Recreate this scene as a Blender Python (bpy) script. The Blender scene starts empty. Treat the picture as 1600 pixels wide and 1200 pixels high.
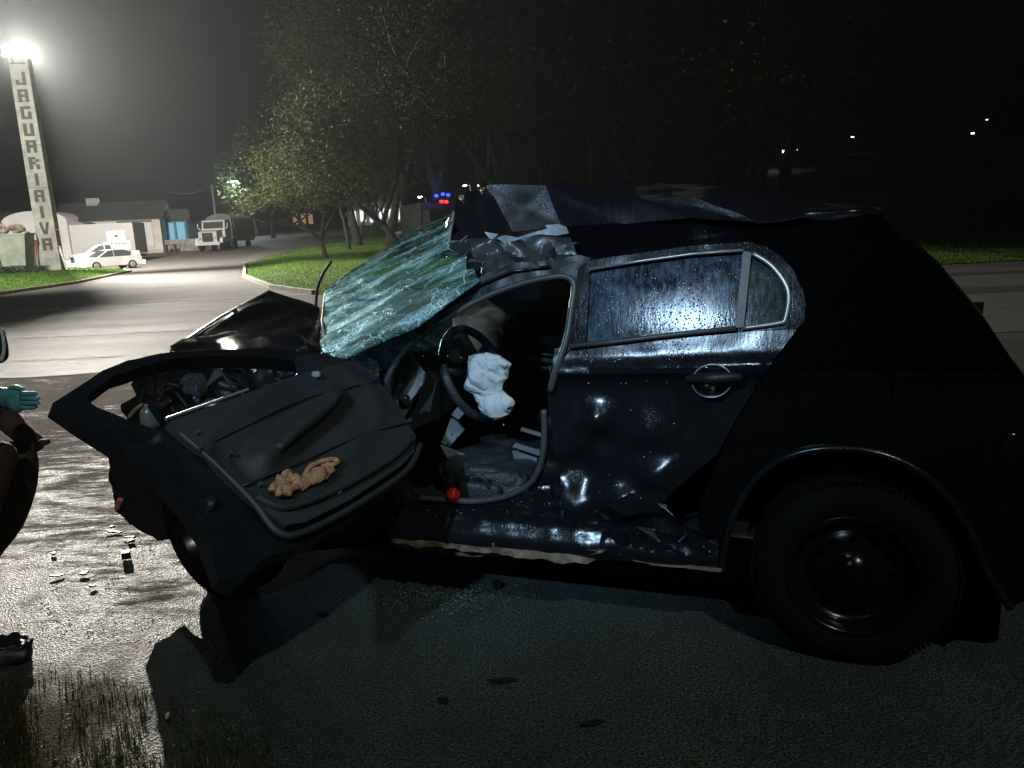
import bpy, bmesh, math, random
from mathutils import Vector, Matrix, noise
from mathutils.geometry import delaunay_2d_cdt
R = math.radians
C = bpy.context.scene
COL = C.collection
rnd = random.Random(7)

# ------------------------------------------------------------------ camera
FPX, PITCH, ROLL, CAMH = 1200.0, R(11.3), R(2.7), 1.36
fwd = Vector((0, math.cos(PITCH), -math.sin(PITCH)))
_rt = Vector((1, 0, 0)); _up = _rt.cross(fwd)
rgt = _rt * math.cos(ROLL) - _up * math.sin(ROLL)
upv = _rt * math.sin(ROLL) + _up * math.cos(ROLL)
CAM = Vector((0, 0, CAMH))
cd = bpy.data.cameras.new('camera'); cam = bpy.data.objects.new('camera', cd); COL.objects.link(cam)
cam.matrix_world = Matrix(((rgt.x, upv.x, -fwd.x, 0), (rgt.y, upv.y, -fwd.y, 0), (rgt.z, upv.z, -fwd.z, CAMH), (0, 0, 0, 1)))
cd.sensor_width = 36; cd.lens = FPX / 1600 * 36; cd.clip_start = .05; cd.clip_end = 3000
C.camera = cam
# ------------------------------------------------------------------ night sky
wd = bpy.data.worlds.new('World'); C.world = wd; wd.use_nodes = True
wn = wd.node_tree; bg = wn.nodes['Background']
sky = wn.nodes.new('ShaderNodeTexSky'); sky.sky_type = 'NISHITA'; sky.sun_disc = False
sky.sun_elevation = R(-6); sky.sun_rotation = R(150)
wn.links.new(sky.outputs[0], bg.inputs[0]); bg.inputs[1].default_value = .05
C.view_settings.view_transform = 'Standard'; C.view_settings.look = 'None'
C.view_settings.exposure = 0; C.view_settings.gamma = 1; C.view_settings.use_curve_mapping = False
C.cycles.use_denoising = True
C.cycles.max_bounces = 6; C.cycles.transparent_max_bounces = 12; C.cycles.volume_bounces = 0
C.cycles.sample_clamp_indirect = 4
# ------------------------------------------------------------------ large lamps (street lamp and torch behind the photographer)
def spot(name, loc, tgt, watt, col, ang, blend, rad, parent=None):
    l = bpy.data.lights.new(name, 'SPOT'); l.energy = watt; l.color = col
    l.spot_size = R(ang); l.spot_blend = blend; l.shadow_soft_size = rad
    o = bpy.data.objects.new(name, l); COL.objects.link(o); o.location = loc
    o.rotation_euler = (Vector(tgt) - Vector(loc)).to_track_quat('-Z', 'Y').to_euler()
    return o
def point(name, loc, watt, col, rad):
    l = bpy.data.lights.new(name, 'POINT'); l.energy = watt; l.color = col; l.shadow_soft_size = rad
    o = bpy.data.objects.new(name, l); COL.objects.link(o); o.location = loc
    return o
FLOOD = 240000
STREET = 1750
TORCH = 1250
spot('street_lamp_light', (3.6, -7.1, 10.2), (.2, 2.6, 0), STREET, (.84, 1.0, .84), 100, .5, .12)
spot('torch_light', (-2.25, -3.0, 4.35), (-.20, 2.5, 1.22), TORCH, (.48, .72, 1.0), 25, 1.0, .10)
HAZE = .00027

# ------------------------------------------------------------------ maths
def ray(x, y): return fwd * FPX + rgt * (x - 800) - upv * (y - 600)
def G(x, y, z=0.0):                                   # photo point on the level z
    d = ray(x, y); return CAM + d * ((z - CAMH) / d.z)
def D(x, y, dep): return CAM + ray(x, y) * (dep / FPX)  # photo point at a depth
F0 = G(322, 910); R0 = G(1333, 1045)
U = (R0 - F0).normalized(); V = Vector((-U.y, U.x, 0))
YAW = math.atan2(U.y, U.x)
def loc(P): d = P - F0; return Vector((d.dot(U), d.dot(V), P.z))
CAML = loc(CAM)
def LD(x, y, dep): return loc(D(x, y, dep))
def rayl(x, y): d = ray(x, y); return Vector((d.dot(U), d.dot(V), d.z))
def LT(x, y, t): d = rayl(x, y); return CAML + d * ((t - CAML.y) / d.y)
def LZ(x, y, z): d = rayl(x, y); return CAML + d * ((z - CAML.z) / d.z)
def tz(z):                                            # how the car's flank leans in above the belt line
    if z > .90: k = z - .90; return .02 + .05*.28**1.5 + .34 * k * k / (k + .05) - .0074
    return .02 + .05 * abs(z - .62) ** 1.5
def SD(x, y, off=0.0):
    t = 0
    for _ in range(6): t = tz(LT(x, y, t).z) + off
    return LT(x, y, t)
def plane3(a, b, c):                                  # photo point on a plane through three car points
    n = (b - a).cross(c - a).normalized()
    def f(x, y):
        d = rayl(x, y); return CAML + d * ((a - CAML).dot(n) / d.dot(n))
    return f
def nz(p, s, seed=0): return noise.noise(Vector((p[0] * s + seed * 7.31, p[1] * s - seed * 3.7, p[2] * s + seed)))

# ------------------------------------------------------------------ objects
def link(name, me, mat=None, parent=None):
    o = bpy.data.objects.new(name, me); COL.objects.link(o)
    if mat: me.materials.append(mat)
    if parent: o.parent = parent
    return o
def tag(o, label=None, cat=None, group=None, kind=None):
    if label: o['label'] = label
    if cat: o['category'] = cat
    if group: o['group'] = group
    if kind: o['kind'] = kind
    return o
def thing(name, label, cat, loc_=(0, 0, 0), rz=0, group=None):
    o = bpy.data.objects.new(name, None); COL.objects.link(o); o.empty_display_size = .2
    o.location = loc_; o.rotation_euler = (0, 0, rz)
    return tag(o, label, cat, group)
def copy_tree(o, parent=None):
    c = o.copy(); COL.objects.link(c); c.parent = parent
    for ch in list(o.children): copy_tree(ch, c)
    return c
def mesh(name, vs, fs, mat, parent=None, smooth=False, sharp=None):
    me = bpy.data.meshes.new(name); me.from_pydata([tuple(v) for v in vs], [], fs); me.update()
    if smooth: me.shade_smooth()
    if sharp: me.shade_smooth(); me.set_sharp_from_angle(angle=R(sharp))
    return link(name, me, mat, parent)
class MB:
    def __init__(s): s.v = []; s.f = []
    def add(s, vs, fs):
        b = len(s.v); s.v += [Vector(v) for v in vs]; s.f += [tuple(i + b for i in f) for f in fs]; return s
    def box(s, c, d, rz=0, M=None):
        x, y, z = [k / 2 for k in d]; m = M or Matrix.Rotation(rz, 3, 'Z')
        vs = [m @ Vector(p) + Vector(c) for p in ((-x,-y,-z),(x,-y,-z),(x,y,-z),(-x,y,-z),(-x,-y,z),(x,-y,z),(x,y,z),(-x,y,z))]
        return s.add(vs, [(0,3,2,1),(4,5,6,7),(0,1,5,4),(1,2,6,5),(2,3,7,6),(3,0,4,7)])
    def tube(s, pts, r, seg=8, cap=True):
        pts = [Vector(p) for p in pts]; n = len(pts); rr = r if isinstance(r, (list, tuple)) else [r] * n
        vs = []; prev = None
        for i, p in enumerate(pts):
            d = (pts[min(i+1, n-1)] - pts[max(i-1, 0)]).normalized()
            if prev is None:
                a = Vector((0,0,1)) if abs(d.z) < .9 else Vector((1,0,0)); e = d.cross(a).normalized()
            else: e = (prev - d * prev.dot(d)).normalized()
            prev = e; g = d.cross(e)
            for k in range(seg):
                q = 2 * math.pi * k / seg; vs.append(p + (e * math.cos(q) + g * math.sin(q)) * rr[i])
        fs = [(i*seg+k, i*seg+(k+1)%seg, (i+1)*seg+(k+1)%seg, (i+1)*seg+k) for i in range(n-1) for k in range(seg)]
        if cap: fs += [tuple(range(seg))[::-1], tuple((n-1)*seg+k for k in range(seg))]
        return s.add(vs, fs)
    def lathe(s, prof, seg=32, M=None):                # prof (r, y): turned about the y axis
        m = M or Matrix.Identity(4); vs = []; n = len(prof)
        for r, y in prof:
            for k in range(seg):
                q = 2 * math.pi * k / seg; vs.append(m @ Vector((r * math.cos(q), y, r * math.sin(q))))
        fs = [(i*seg+k, (i+1)*seg+k, (i+1)*seg+(k+1)%seg, i*seg+(k+1)%seg) for i in range(n-1) for k in range(seg)]
        return s.add(vs, fs)
    def prism(s, poly, a, b, ax='y', M=None):          # polygon in xz pushed from y=a to y=b
        m = M or Matrix.Identity(4); n = len(poly)
        def pt(p, t): return m @ (Vector((p[0], t, p[1])) if ax == 'y' else Vector((t, p[0], p[1])) if ax == 'x' else Vector((p[0], p[1], t)))
        vs = [pt(p, a) for p in poly] + [pt(p, b) for p in poly]
        return s.add(vs, [tuple(range(n))[::-1], tuple(range(n, 2*n))] + [(i, (i+1)%n, n+(i+1)%n, n+i) for i in range(n)])
    def build(s, name, mat, parent=None, smooth=False, sharp=None): 
        o = mesh(name, s.v, s.f, mat, parent, smooth, sharp)
        bm = bmesh.new(); bm.from_mesh(o.data); bmesh.ops.recalc_face_normals(bm, faces=bm.faces); bm.to_mesh(o.data); bm.free()
        return o
def curve(pts, n=8):                                   # Catmull-Rom
    P = [Vector(p) for p in pts]; out = []
    for i in range(len(P)-1):
        a, b, c, d = P[max(i-1,0)], P[i], P[i+1], P[min(i+2, len(P)-1)]
        for k in range(n):
            t = k / n
            out.append(.5 * ((2*b) + (c-a)*t + (2*a-5*b+4*c-d)*t*t + (3*b-a-3*c+d)*t**3))
    return out + [P[-1]]
def inside(p, poly):
    x, y = p; c = False; j = len(poly) - 1
    for i in range(len(poly)):
        xi, yi = poly[i]; xj, yj = poly[j]
        if (yi > y) != (yj > y) and x < (xj-xi)*(y-yi)/(yj-yi)+xi: c = not c
        j = i
    return c
def sheet(name, vs, tris, mat, parent, thick=.004, dent=0, dsc=6, seed=0, eye=None, sharp=32, extra=None, ridge=0):
    n = len(vs); eye = CAML if eye is None else eye
    nr = [Vector() for _ in vs]; tr = []
    for a, b, c in tris:
        k = (vs[b]-vs[a]).cross(vs[c]-vs[a])
        if k.dot(eye - vs[a]) < 0: b, c = c, b; k = -k
        tr.append((a, b, c))
        for i in (a, b, c): nr[i] += k
    nr = [k.normalized() if k.length > 0 else Vector((0,-1,0)) for k in nr]
    out = []
    for p, k in zip(vs, nr):
        d = dent * (nz(p, dsc, seed) + .5 * nz(p, dsc * 2.3, seed + 5)) if dent else 0
        if ridge: d += ridge * (1 - 2 * abs(nz(p, dsc * 1.2, seed + 9)))
        if extra: d += extra(p)
        out.append(p + k * d)
    cnt = {}
    for t in tr:
        for e in ((t[0],t[1]),(t[1],t[2]),(t[2],t[0])): cnt.setdefault(tuple(sorted(e)), []).append(e)
    fs = list(tr) + [(c+n, b+n, a+n) for a, b, c in tr]
    for e, l in cnt.items():
        if len(l) == 1: a, b = l[0]; fs.append((b, a, a+n, b+n))
    allv = out + [p - k * thick for p, k in zip(out, nr)]
    return mesh(name, allv, fs, mat, parent, sharp=sharp)
def panel(name, poly, mp, mat, parent, holes=(), sp=14, **kw):
    rr = random.Random(len(name) * 13 + kw.get('seed', 0))
    pts = []; ed = []
    for lp in [poly] + list(holes):
        st = len(pts)
        for i in range(len(lp)):
            a, b = Vector(lp[i]), Vector(lp[(i+1) % len(lp)]); m = max(1, int((b-a).length / sp))
            for k in range(m): pts.append(a.lerp(b, k/m))
        ed += [(i, i+1) for i in range(st, len(pts)-1)] + [(len(pts)-1, st)]
    xs = [p[0] for p in poly]; ys = [p[1] for p in poly]; y = min(ys) + sp * .5; row = 0
    while y < max(ys):
        x = min(xs) + sp * (.5 + .5 * (row % 2))
        while x < max(xs):
            q = (x + rr.uniform(-.2,.2)*sp, y + rr.uniform(-.2,.2)*sp)
            if inside(q, poly) and not any(inside(q, h) for h in holes): pts.append(Vector(q))
            x += sp
        y += sp * .87; row += 1
    v2, _, fs, *_ = delaunay_2d_cdt(pts, ed, [], 0, 1e-3)
    tris = []
    for f in fs:
        for k in range(1, len(f)-1):
            t = (f[0], f[k], f[k+1]); c = (v2[t[0]]+v2[t[1]]+v2[t[2]]) / 3
            if inside(c, poly) and not any(inside(c, h) for h in holes): tris.append(t)
    return sheet(name, [mp(p[0], p[1]) for p in v2], tris, mat, parent, **kw)
def facets(name, pts, faces, mat, parent, cuts=6, **kw):
    bm = bmesh.new(); vv = [bm.verts.new(p) for p in pts]
    for f in faces: bm.faces.new([vv[i] for i in f])
    bmesh.ops.triangulate(bm, faces=bm.faces)
    bmesh.ops.subdivide_edges(bm, edges=bm.edges, cuts=cuts, use_grid_fill=True)
    bmesh.ops.triangulate(bm, faces=bm.faces); bm.verts.index_update()
    vs = [v.co.copy() for v in bm.verts]; tr = [tuple(v.index for v in f.verts) for f in bm.faces]; bm.free()
    return sheet(name, vs, tr, mat, parent, **kw)
def blob(name, spine, rad, mat, parent, seg=28, amp=.01, sc=14, seed=0, ridge=.0, flat=(1,1), axis=Vector((0,1,0)), sub=10):
    sp = curve(spine, sub); n = len(sp); vs = []
    for i, p in enumerate(sp):
        t = i / (n-1) * (len(rad)-1); k = min(int(t), len(rad)-2); r = rad[k] + (rad[k+1]-rad[k]) * (3*(t-k)**2 - 2*(t-k)**3)
        d = (sp[min(i+1,n-1)] - sp[max(i-1,0)]).normalized(); e = d.cross(axis).normalized(); g = e.cross(d)
        for j in range(seg):
            q = 2*math.pi*j/seg; o = e*math.cos(q)*flat[0] + g*math.sin(q)*flat[1]
            w = p + o * r
            w += o * (amp * nz(w, sc, seed) + ridge * (abs(nz(w, sc*.8, seed+3)) - .25)) * min(1, r / max(rad) * 2)
            vs.append(w)
    fs = [(i*seg+k, i*seg+(k+1)%seg, (i+1)*seg+(k+1)%seg, (i+1)*seg+k) for i in range(n-1) for k in range(seg)]
    fs += [tuple(range(seg))[::-1], tuple((n-1)*seg+k for k in range(seg))]
    return mesh(name, vs, fs, mat, parent, smooth=True)

# ------------------------------------------------------------------ materials
class NT:
    def __init__(s, name):
        s.m = bpy.data.materials.new(name); s.m.use_nodes = True; s.t = s.m.node_tree; s.b = s.t.nodes['Principled BSDF']
        s.out = s.t.nodes['Material Output']; s.co = s.n('ShaderNodeTexCoord').outputs['Object']
    def n(s, ty, **kw):
        k = s.t.nodes.new(ty)
        for a, v in kw.items(): setattr(k, a, v)
        return k
    def put(s, sock, v):
        if isinstance(v, bpy.types.NodeSocket): s.t.links.new(v, sock)
        elif v is not None: sock.default_value = v
    def noise(s, sc, det=4, rough=.6, vec=None, dist=0):
        k = s.n('ShaderNodeTexNoise'); k.inputs['Scale'].default_value = sc; k.inputs['Detail'].default_value = det
        k.inputs['Roughness'].default_value = rough; k.inputs['Distortion'].default_value = dist
        s.put(k.inputs['Vector'], vec or s.co); return k.outputs['Fac']
    def vor(s, sc, feat='F1', vec=None, out='Distance', rnd_=1):
        k = s.n('ShaderNodeTexVoronoi', feature=feat); k.inputs['Scale'].default_value = sc; k.inputs['Randomness'].default_value = rnd_
        s.put(k.inputs['Vector'], vec or s.co); return k.outputs[out]
    def ramp(s, f, *st):
        k = s.n('ShaderNodeValToRGB'); e = k.color_ramp.elements
        while len(e) < len(st): e.new(.5)
        for q, (p, c) in zip(e, st): q.position = p; q.color = (c, c, c, 1) if isinstance(c, (int, float)) else (*c, 1)
        s.put(k.inputs[0], f); return k.outputs[0]
    def mix(s, f, a, b, mode='MIX'):
        k = s.n('ShaderNodeMix', data_type='RGBA', blend_type=mode)
        s.put(k.inputs[0], f)
        for i, v in ((6, a), (7, b)): s.put(k.inputs[i], (*v, 1) if isinstance(v, tuple) and len(v) == 3 else v)
        return k.outputs[2]
    def math(s, op, a, b=None, c=None):
        k = s.n('ShaderNodeMath', operation=op)
        for i, v in enumerate((a, b, c)): s.put(k.inputs[i], v)
        return k.outputs[0]
    def map(s, scale=(1,1,1), loc_=(0,0,0), rot=(0,0,0)):
        k = s.n('ShaderNodeMapping'); k.inputs['Scale'].default_value = scale; k.inputs['Location'].default_value = loc_; k.inputs['Rotation'].default_value = rot
        s.put(k.inputs[0], s.co); return k.outputs[0]
    def bump(s, h, st=.5, d=.01, nrm=None):
        k = s.n('ShaderNodeBump'); k.inputs['Strength'].default_value = st; k.inputs['Distance'].default_value = d
        s.put(k.inputs['Height'], h)
        if nrm is not None: s.put(k.inputs['Normal'], nrm)
        return k.outputs[0]
    def set(s, **kw):
        names = dict(col='Base Color', rough='Roughness', metal='Metallic', spec='Specular IOR Level', coat='Coat Weight', coatr='Coat Roughness', normal='Normal', emc='Emission Color', ems='Emission Strength', sub='Subsurface Weight')
        for a, v in kw.items():
            if isinstance(v, tuple) and len(v) == 3: v = (*v, 1)
            s.put(s.b.inputs[names[a]], v)
        return s
def simple(name, col, rough=.6, metal=0, var=.25, sc=6, bump=0, bsc=30, spec=.5):
    t = NT(name); a = tuple(c*(1-var) for c in col); b = tuple(min(1, c*(1+var)) for c in col)
    f = t.ramp(t.noise(sc, 5), (.3, 0.0), (.7, 1.0))
    t.set(col=t.mix(f, a, b), rough=rough, metal=metal, spec=spec)
    if bump: t.set(normal=t.bump(t.noise(bsc, 4), bump, .01))
    return t.m
def glow(name, col, st):
    t = NT(name); t.set(col=(.02,.02,.02), emc=col, ems=st); t.m.cycles.emission_sampling = 'NONE'; return t.m
def wet_paint(name, col, r0, r1, drop=.35, bst=.26, spec=.35):
    t = NT(name)
    st = t.noise(3, 5, .65, t.map((28, 28, 2.2)))                      # water running down
    dp = t.vor(130); dm = t.ramp(dp, (.12, 1.0), (.34, 0.0))             # drops
    pt = t.ramp(t.noise(7, 4), (.42, 0.0), (.62, 1.0))
    h = t.math('ADD', t.math('MULTIPLY', dm, t.math('MULTIPLY', pt, drop)), t.math('MULTIPLY', st, .30))
    rg = t.ramp(t.math('ADD', t.math('MULTIPLY', st, .6), t.math('MULTIPLY', t.noise(11, 5), .5)), (.3, r0), (.8, r1))
    cl = t.mix(t.ramp(st, (.4, 0.0), (.75, 1.0)), col, tuple(c*1.25 + .001 for c in col))
    t.set(col=cl, rough=rg, normal=t.bump(h, bst, .006), spec=spec); return t.m
M = {}
M['paint'] = wet_paint('black_wet_paint', (.007, .008, .011), .11, .30, spec=.5)
M['framepaint'] = wet_paint('wet_frame_paint', (.006, .006, .008), .10, .24, spec=.13)
M['roofpaint'] = wet_paint('streaked_roof_paint', (.010, .009, .013), .26, .55, .5, .6, spec=.25)
M['shaded_gloss'] = wet_paint('shaded_glossy_paint', (.002, .002, .0025), .03, .08, .1, .10)  # darker copy of the car paint, shade of the unlit rear flank in its colour
M['paint_dull'] = wet_paint('black_scuffed_paint', (.006, .0065, .008), .22, .5)
M['plastic'] = simple('black_plastic', (.012, .012, .014), .45, bump=.2, bsc=160)
M['trim'] = simple('dark_trim', (.016, .017, .018), .62, var=.3, sc=5, bump=.35, bsc=220)
M['rubber'] = simple('rubber', (.018, .018, .019), .6, bump=.2, bsc=60)
M['seal'] = simple('seal_rubber', (.055, .058, .062), .42, bump=.1, bsc=60)
M['tyre'] = simple('tyre_rubber', (.0035, .004, .004), .85, spec=.15, bump=.4, bsc=90)
M['rim'] = simple('black_rim', (.004, .004, .005), .22, spec=.3)
M['steel'] = simple('bent_steel', (.22, .23, .25), .38, metal=.8, var=.4, sc=14, bump=.3, bsc=25)
M['grey_metal'] = simple('bare_grey_metal', (.33, .36, .40), .5, metal=.2, var=.3, sc=18, bump=.4, bsc=30)
M['chrome'] = simple('worn_bright_strip', (.42, .43, .44), .35, metal=.6)
M['leather'] = simple('black_leather', (.030, .034, .041), .30, bump=.5, bsc=120)
M['greyplastic'] = simple('grey_cabin_plastic', (.20, .22, .24), .42, var=.25, bump=.2, bsc=60)
M['underseal'] = simple('scraped_underseal', (.20, .145, .105), .7, var=.55, sc=9, bump=.5, bsc=40)
M['nut'] = simple('wheel_nut', (.3, .3, .3), .3, metal=.9)
t = NT('airbag_cloth'); _w = t.n('ShaderNodeVectorMath', operation='ADD'); t.put(_w.inputs[0], t.co)
_n = t.n('ShaderNodeTexNoise'); _n.inputs['Scale'].default_value = 9; t.put(_n.inputs['Vector'], t.co); _s = t.n('ShaderNodeVectorMath', operation='SCALE'); _s.inputs['Scale'].default_value = .16; t.put(_s.inputs[0], _n.outputs['Color']); t.put(_w.inputs[1], _s.outputs[0])
t.set(col=t.mix(t.noise(25), (.50, .57, .62), (.62, .68, .72)), rough=.85, normal=t.bump(t.math('ADD', t.ramp(t.vor(12, 'DISTANCE_TO_EDGE', _w.outputs[0]), (0.0, 0.0), (.22, 1.0)), t.math('MULTIPLY', t.noise(34, 5), .5)), .55, .016)); M['airbag'] = t.m
M['airbag_red'] = simple('stained_airbag_cloth', (.72, .33, .21), .85, var=.4, sc=12, bump=.3, bsc=60)
M['red'] = simple('red_plastic', (.55, .012, .010), .25, var=.1)
M['glove'] = simple('orange_knit', (.46, .235, .125), .95, var=.45, sc=45, bump=1.0, bsc=190, spec=.1)
M['redlens'] = simple('red_lens', (.5, .02, .02), .15)
M['darkred'] = simple('dark_red_lens', (.010, .001, .001), .15)
M['paleblue'] = simple('headlamp_reflector', (.30, .38, .46), .25, metal=.4)
M['beige'] = simple('beige_liner', (.42, .30, .22), .7)
def m_screen():
    t = NT('shattered_glass')
    def chain(rot, sc):                                # turn first, then stretch along the fold
        a = t.n('ShaderNodeMapping'); a.inputs['Rotation'].default_value = rot; t.put(a.inputs[0], t.co)
        b = t.n('ShaderNodeMapping'); b.inputs['Scale'].default_value = sc; t.put(b.inputs[0], a.outputs[0]); return b.outputs[0]
    al = chain((0, .62, 0), (1.3, 3.4, 4.2)); al2 = chain((0, .62, 0), (1.0, 2.4, 2.8))
    band = t.ramp(t.math('ADD', t.math('MULTIPLY', t.noise(1.5, 5, .62, al), .75), t.math('MULTIPLY', t.noise(9, 4), .25)), (.455, 0.0), (.60, 1.0))
    l1 = t.ramp(t.vor(7, 'DISTANCE_TO_EDGE', chain((0, .62, .3), (1.0, 1.3, 1.6))), (.0, 1.0), (.030, 0.0))
    l2 = t.ramp(t.vor(24, 'DISTANCE_TO_EDGE', al2), (.0, 1.0), (.035, 0.0))
    l3 = t.ramp(t.vor(95, 'DISTANCE_TO_EDGE'), (.02, 1.0), (.16, 0.0))
    spk = t.ramp(t.vor(170), (.10, 1.0), (.2, 0.0))
    crack = t.math('MINIMUM', 1.0, t.math('ADD', t.math('MULTIPLY', l1, .75), t.math('ADD', t.math('MULTIPLY', t.math('MULTIPLY', l2, t.ramp(t.noise(5, 3), (.42, 0.0), (.6, 1.0))), .7), t.math('MULTIPLY', t.math('MULTIPLY', l3, band), .85))))
    dens = t.math('MINIMUM', .97, t.math('ADD', t.math('ADD', t.math('MULTIPLY', band, .46), t.math('MULTIPLY', crack, .55)), .10))
    col = t.mix(band, (.008, .040, .044), (.030, .135, .215)); col = t.mix(crack, col, (.40, .66, .74)); col = t.mix(t.math('MULTIPLY', spk, t.ramp(t.noise(13, 3), (.5, 0.0), (.62, 1.0))), col, (.55, .75, .8))
    t.set(col=col, rough=.42, normal=t.bump(t.math('ADD', t.noise(50, 3), t.math('ADD', l3, l2)), .35, .003), spec=.06)
    tr = t.n('ShaderNodeBsdfTransparent'); tr.inputs[0].default_value = (.52, .73, .75, 1)
    df = t.n('ShaderNodeBsdfDiffuse'); t.put(df.inputs[0], col); gs = t.n('ShaderNodeBsdfGlossy'); gs.inputs['Color'].default_value = (.5, .8, .85, 1); gs.inputs['Roughness'].default_value = .25; t.put(gs.inputs['Normal'], t.b.inputs['Normal'].links[0].from_socket)
    m1 = t.n('ShaderNodeMixShader'); m1.inputs[0].default_value = .06; t.put(m1.inputs[1], df.outputs[0]); t.put(m1.inputs[2], gs.outputs[0])
    mx = t.n('ShaderNodeMixShader'); t.put(mx.inputs[0], dens); t.put(mx.inputs[1], tr.outputs[0]); t.put(mx.inputs[2], m1.outputs[0])
    t.put(t.out.inputs[0], mx.outputs[0]); return t.m
M['screen'] = m_screen()
def m_window(name, c0, centre=None):
    t = NT(name)
    st = t.noise(3, 5, .65, t.map((26, 26, 1.6)))
    dp = t.ramp(t.vor(105), (.10, 1.0), (.30, 0.0))
    mk = t.ramp(t.noise(9, 4), (.45, 0.0), (.6, 1.0))
    h = t.math('ADD', t.math('MULTIPLY', t.math('MULTIPLY', dp, mk), .35), t.math('MULTIPLY', st, .18))
    fog = t.ramp(t.math('ADD', t.math('MULTIPLY', st, .6), t.math('MULTIPLY', t.noise(8, 5), .5)), (.40, 0.0), (.70, 1.0))
    rough = t.ramp(fog, (0.0, .07), (1.0, .17))
    if centre:                                                         # wiped arcs in the wet film
        k = t.n('ShaderNodeVectorMath', operation='DISTANCE'); t.put(k.inputs[0], t.co); k.inputs[1].default_value = centre
        w = t.math('ADD', k.outputs['Value'], t.math('MULTIPLY', t.math('SUBTRACT', t.noise(9, 4), .5), .16))
        ring = t.ramp(w, (.040, 0.0), (.055, .8), (.075, .8), (.086, 0.0))
        fog = t.math('MULTIPLY', fog, t.math('SUBTRACT', 1.0, ring))
    t.set(col=t.mix(fog, (.004, .005, .007), c0), rough=rough, normal=t.bump(h, .34, .005), spec=.11); return t.m
# ================================================================== ground
def lerpt(tab, x):
    if x <= tab[0][0]: return tab[0][1]
    for (a, b), (c, d) in zip(tab, tab[1:]):
        if x <= c: k = (x-a)/(c-a); return b + (d-b)*k
    return tab[-1][1]
PROF = [(-60, 0), (46, 0), (54, .06), (62, .28), (80, .95), (105, 2.1), (130, 3.3), (200, 8), (300, 18), (400, 31), (600, 50), (950, 60)]
def hz(x, y): return lerpt(PROF, y)
def m_ground(name, base, mud, mudamt, agg, wet0, wet1, scr=1.0, spec=.5, streak=(1, 1, 1), edge=None):
    t = NT(name)
    big = t.noise(.55, 6, .62, t.map(streak)); mid = t.noise(3.5, 5, .65, t.map(streak)); fine = t.noise(70, 3)
    st = t.vor(agg, vec=t.map((1, 1, 1))); m_ = t.ramp(t.math('ADD', t.math('MULTIPLY', big, .65), t.math('MULTIPLY', mid, .4)), (.60 - mudamt, 0.0), (.70 - mudamt * .6, 1.0))
    gr = (.25, 2.1) if edge else (.65, 1.45)
    c = t.mix(t.ramp(t.noise(130, 2) if edge else fine, (.36, 0.0), (.68, 1.0)), tuple(k*gr[0] for k in base), tuple(k*gr[1] for k in base))
    c = t.mix(t.ramp(t.math('ADD', t.math('MULTIPLY', t.noise(1.3, 5), .5), t.math('MULTIPLY', mid, .5)), (.4, 0.0), (.62, .5)), c, tuple(k*.5 for k in base))
    c = t.mix(m_, c, mud)
    if edge is not None:                               # mud only where the wheels dragged it in, left of the wreck
        sx = t.n('ShaderNodeSeparateXYZ'); t.put(sx.inputs[0], t.co)
        g = t.math('ADD', sx.outputs[0], t.math('MULTIPLY', t.noise(1.4, 4), 1.6)); m2 = t.ramp(t.math('MULTIPLY', t.math('ADD', g, 3.0), .25), (.60, 1.0), (.72, 0.0))
        m_ = t.math('MULTIPLY', m2, t.ramp(t.math('ADD', t.math('MULTIPLY', t.noise(1.1, 6, .68, t.map((.8, 1.35, 1))), .62), t.math('MULTIPLY', t.noise(5, 6, .7, t.map((.8, 1.3, 1))), .42)), (.44, 0.0), (.60, 1.0)))
        sk = t.noise(3.2, 8, .78, t.map((.9, 3.0, 1), rot=(0, 0, .12))); far_ = t.math('MULTIPLY', t.math('SUBTRACT', sx.outputs[1], 3.9), .05)
        m_ = t.math('MULTIPLY', m2, t.ramp(t.math('ADD', t.math('ADD', t.math('MULTIPLY', sk, .7), t.math('MULTIPLY', t.noise(.9, 4), .3)), t.math('MINIMUM', far_, .10)), (.47, 0.0), (.57, 1.0)))
        m3 = t.ramp(t.math('ADD', t.math('MULTIPLY', t.math('SUBTRACT', 2.42, sx.outputs[1]), .9), t.math('MULTIPLY', t.math('SUBTRACT', t.noise(5, 5), .5), .9)), (.0, 0.0), (.30, 1.0))
        m_ = t.math('MAXIMUM', m_, t.math('MULTIPLY', m3, m2)); mudmask = m_
        c = t.mix(m_, c, mud); spec = t.mix(m_, (spec,)*3, (.10,)*3)
    vc = t.n('ShaderNodeSeparateColor'); t.put(vc.inputs[0], t.vor(agg*1.3, out='Color'))
    h = t.math('ADD', t.math('MULTIPLY', st, 1.1), t.math('ADD', t.math('MULTIPLY', t.noise(38, 4, .7, t.map(streak)), 1.3), t.math('MULTIPLY', mid, 1.5)))
    rgh = t.ramp(t.math('ADD', t.math('MULTIPLY', big, .5), t.math('MULTIPLY', t.noise(9, 4), .5)), (.35, wet0), (.65, wet1))
    rgh = t.math('ADD', rgh, t.math('MULTIPLY', t.math('SUBTRACT', vc.outputs[0], .5), .34 * scr))
    if edge is not None: rgh = t.mix(mudmask, rgh, (.92, .92, .92))
    t.set(col=c, rough=rgh, spec=spec, normal=t.bump(h, .55 * scr, .012))
    return t.m
M['lot'] = m_ground('wet_coarse_asphalt', (.052, .060, .056), (.040, .024, .015), -.3, 130, .44, .64, .65, spec=.14, edge=1)
M['road'] = m_ground('wet_road_asphalt', (.085, .082, .078), (.075, .060, .048), .0, 120, .62, .76, .40, spec=.14, streak=(.3, 1.6, 1))
M['side'] = m_ground('old_side_road_asphalt', (.12, .112, .105), (.10, .075, .055), .03, 60, .7, .85, .5, spec=.12)
M['dirt'] = simple('bare_soil', (.070, .048, .033), .8, bump=.6, bsc=12)
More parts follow.
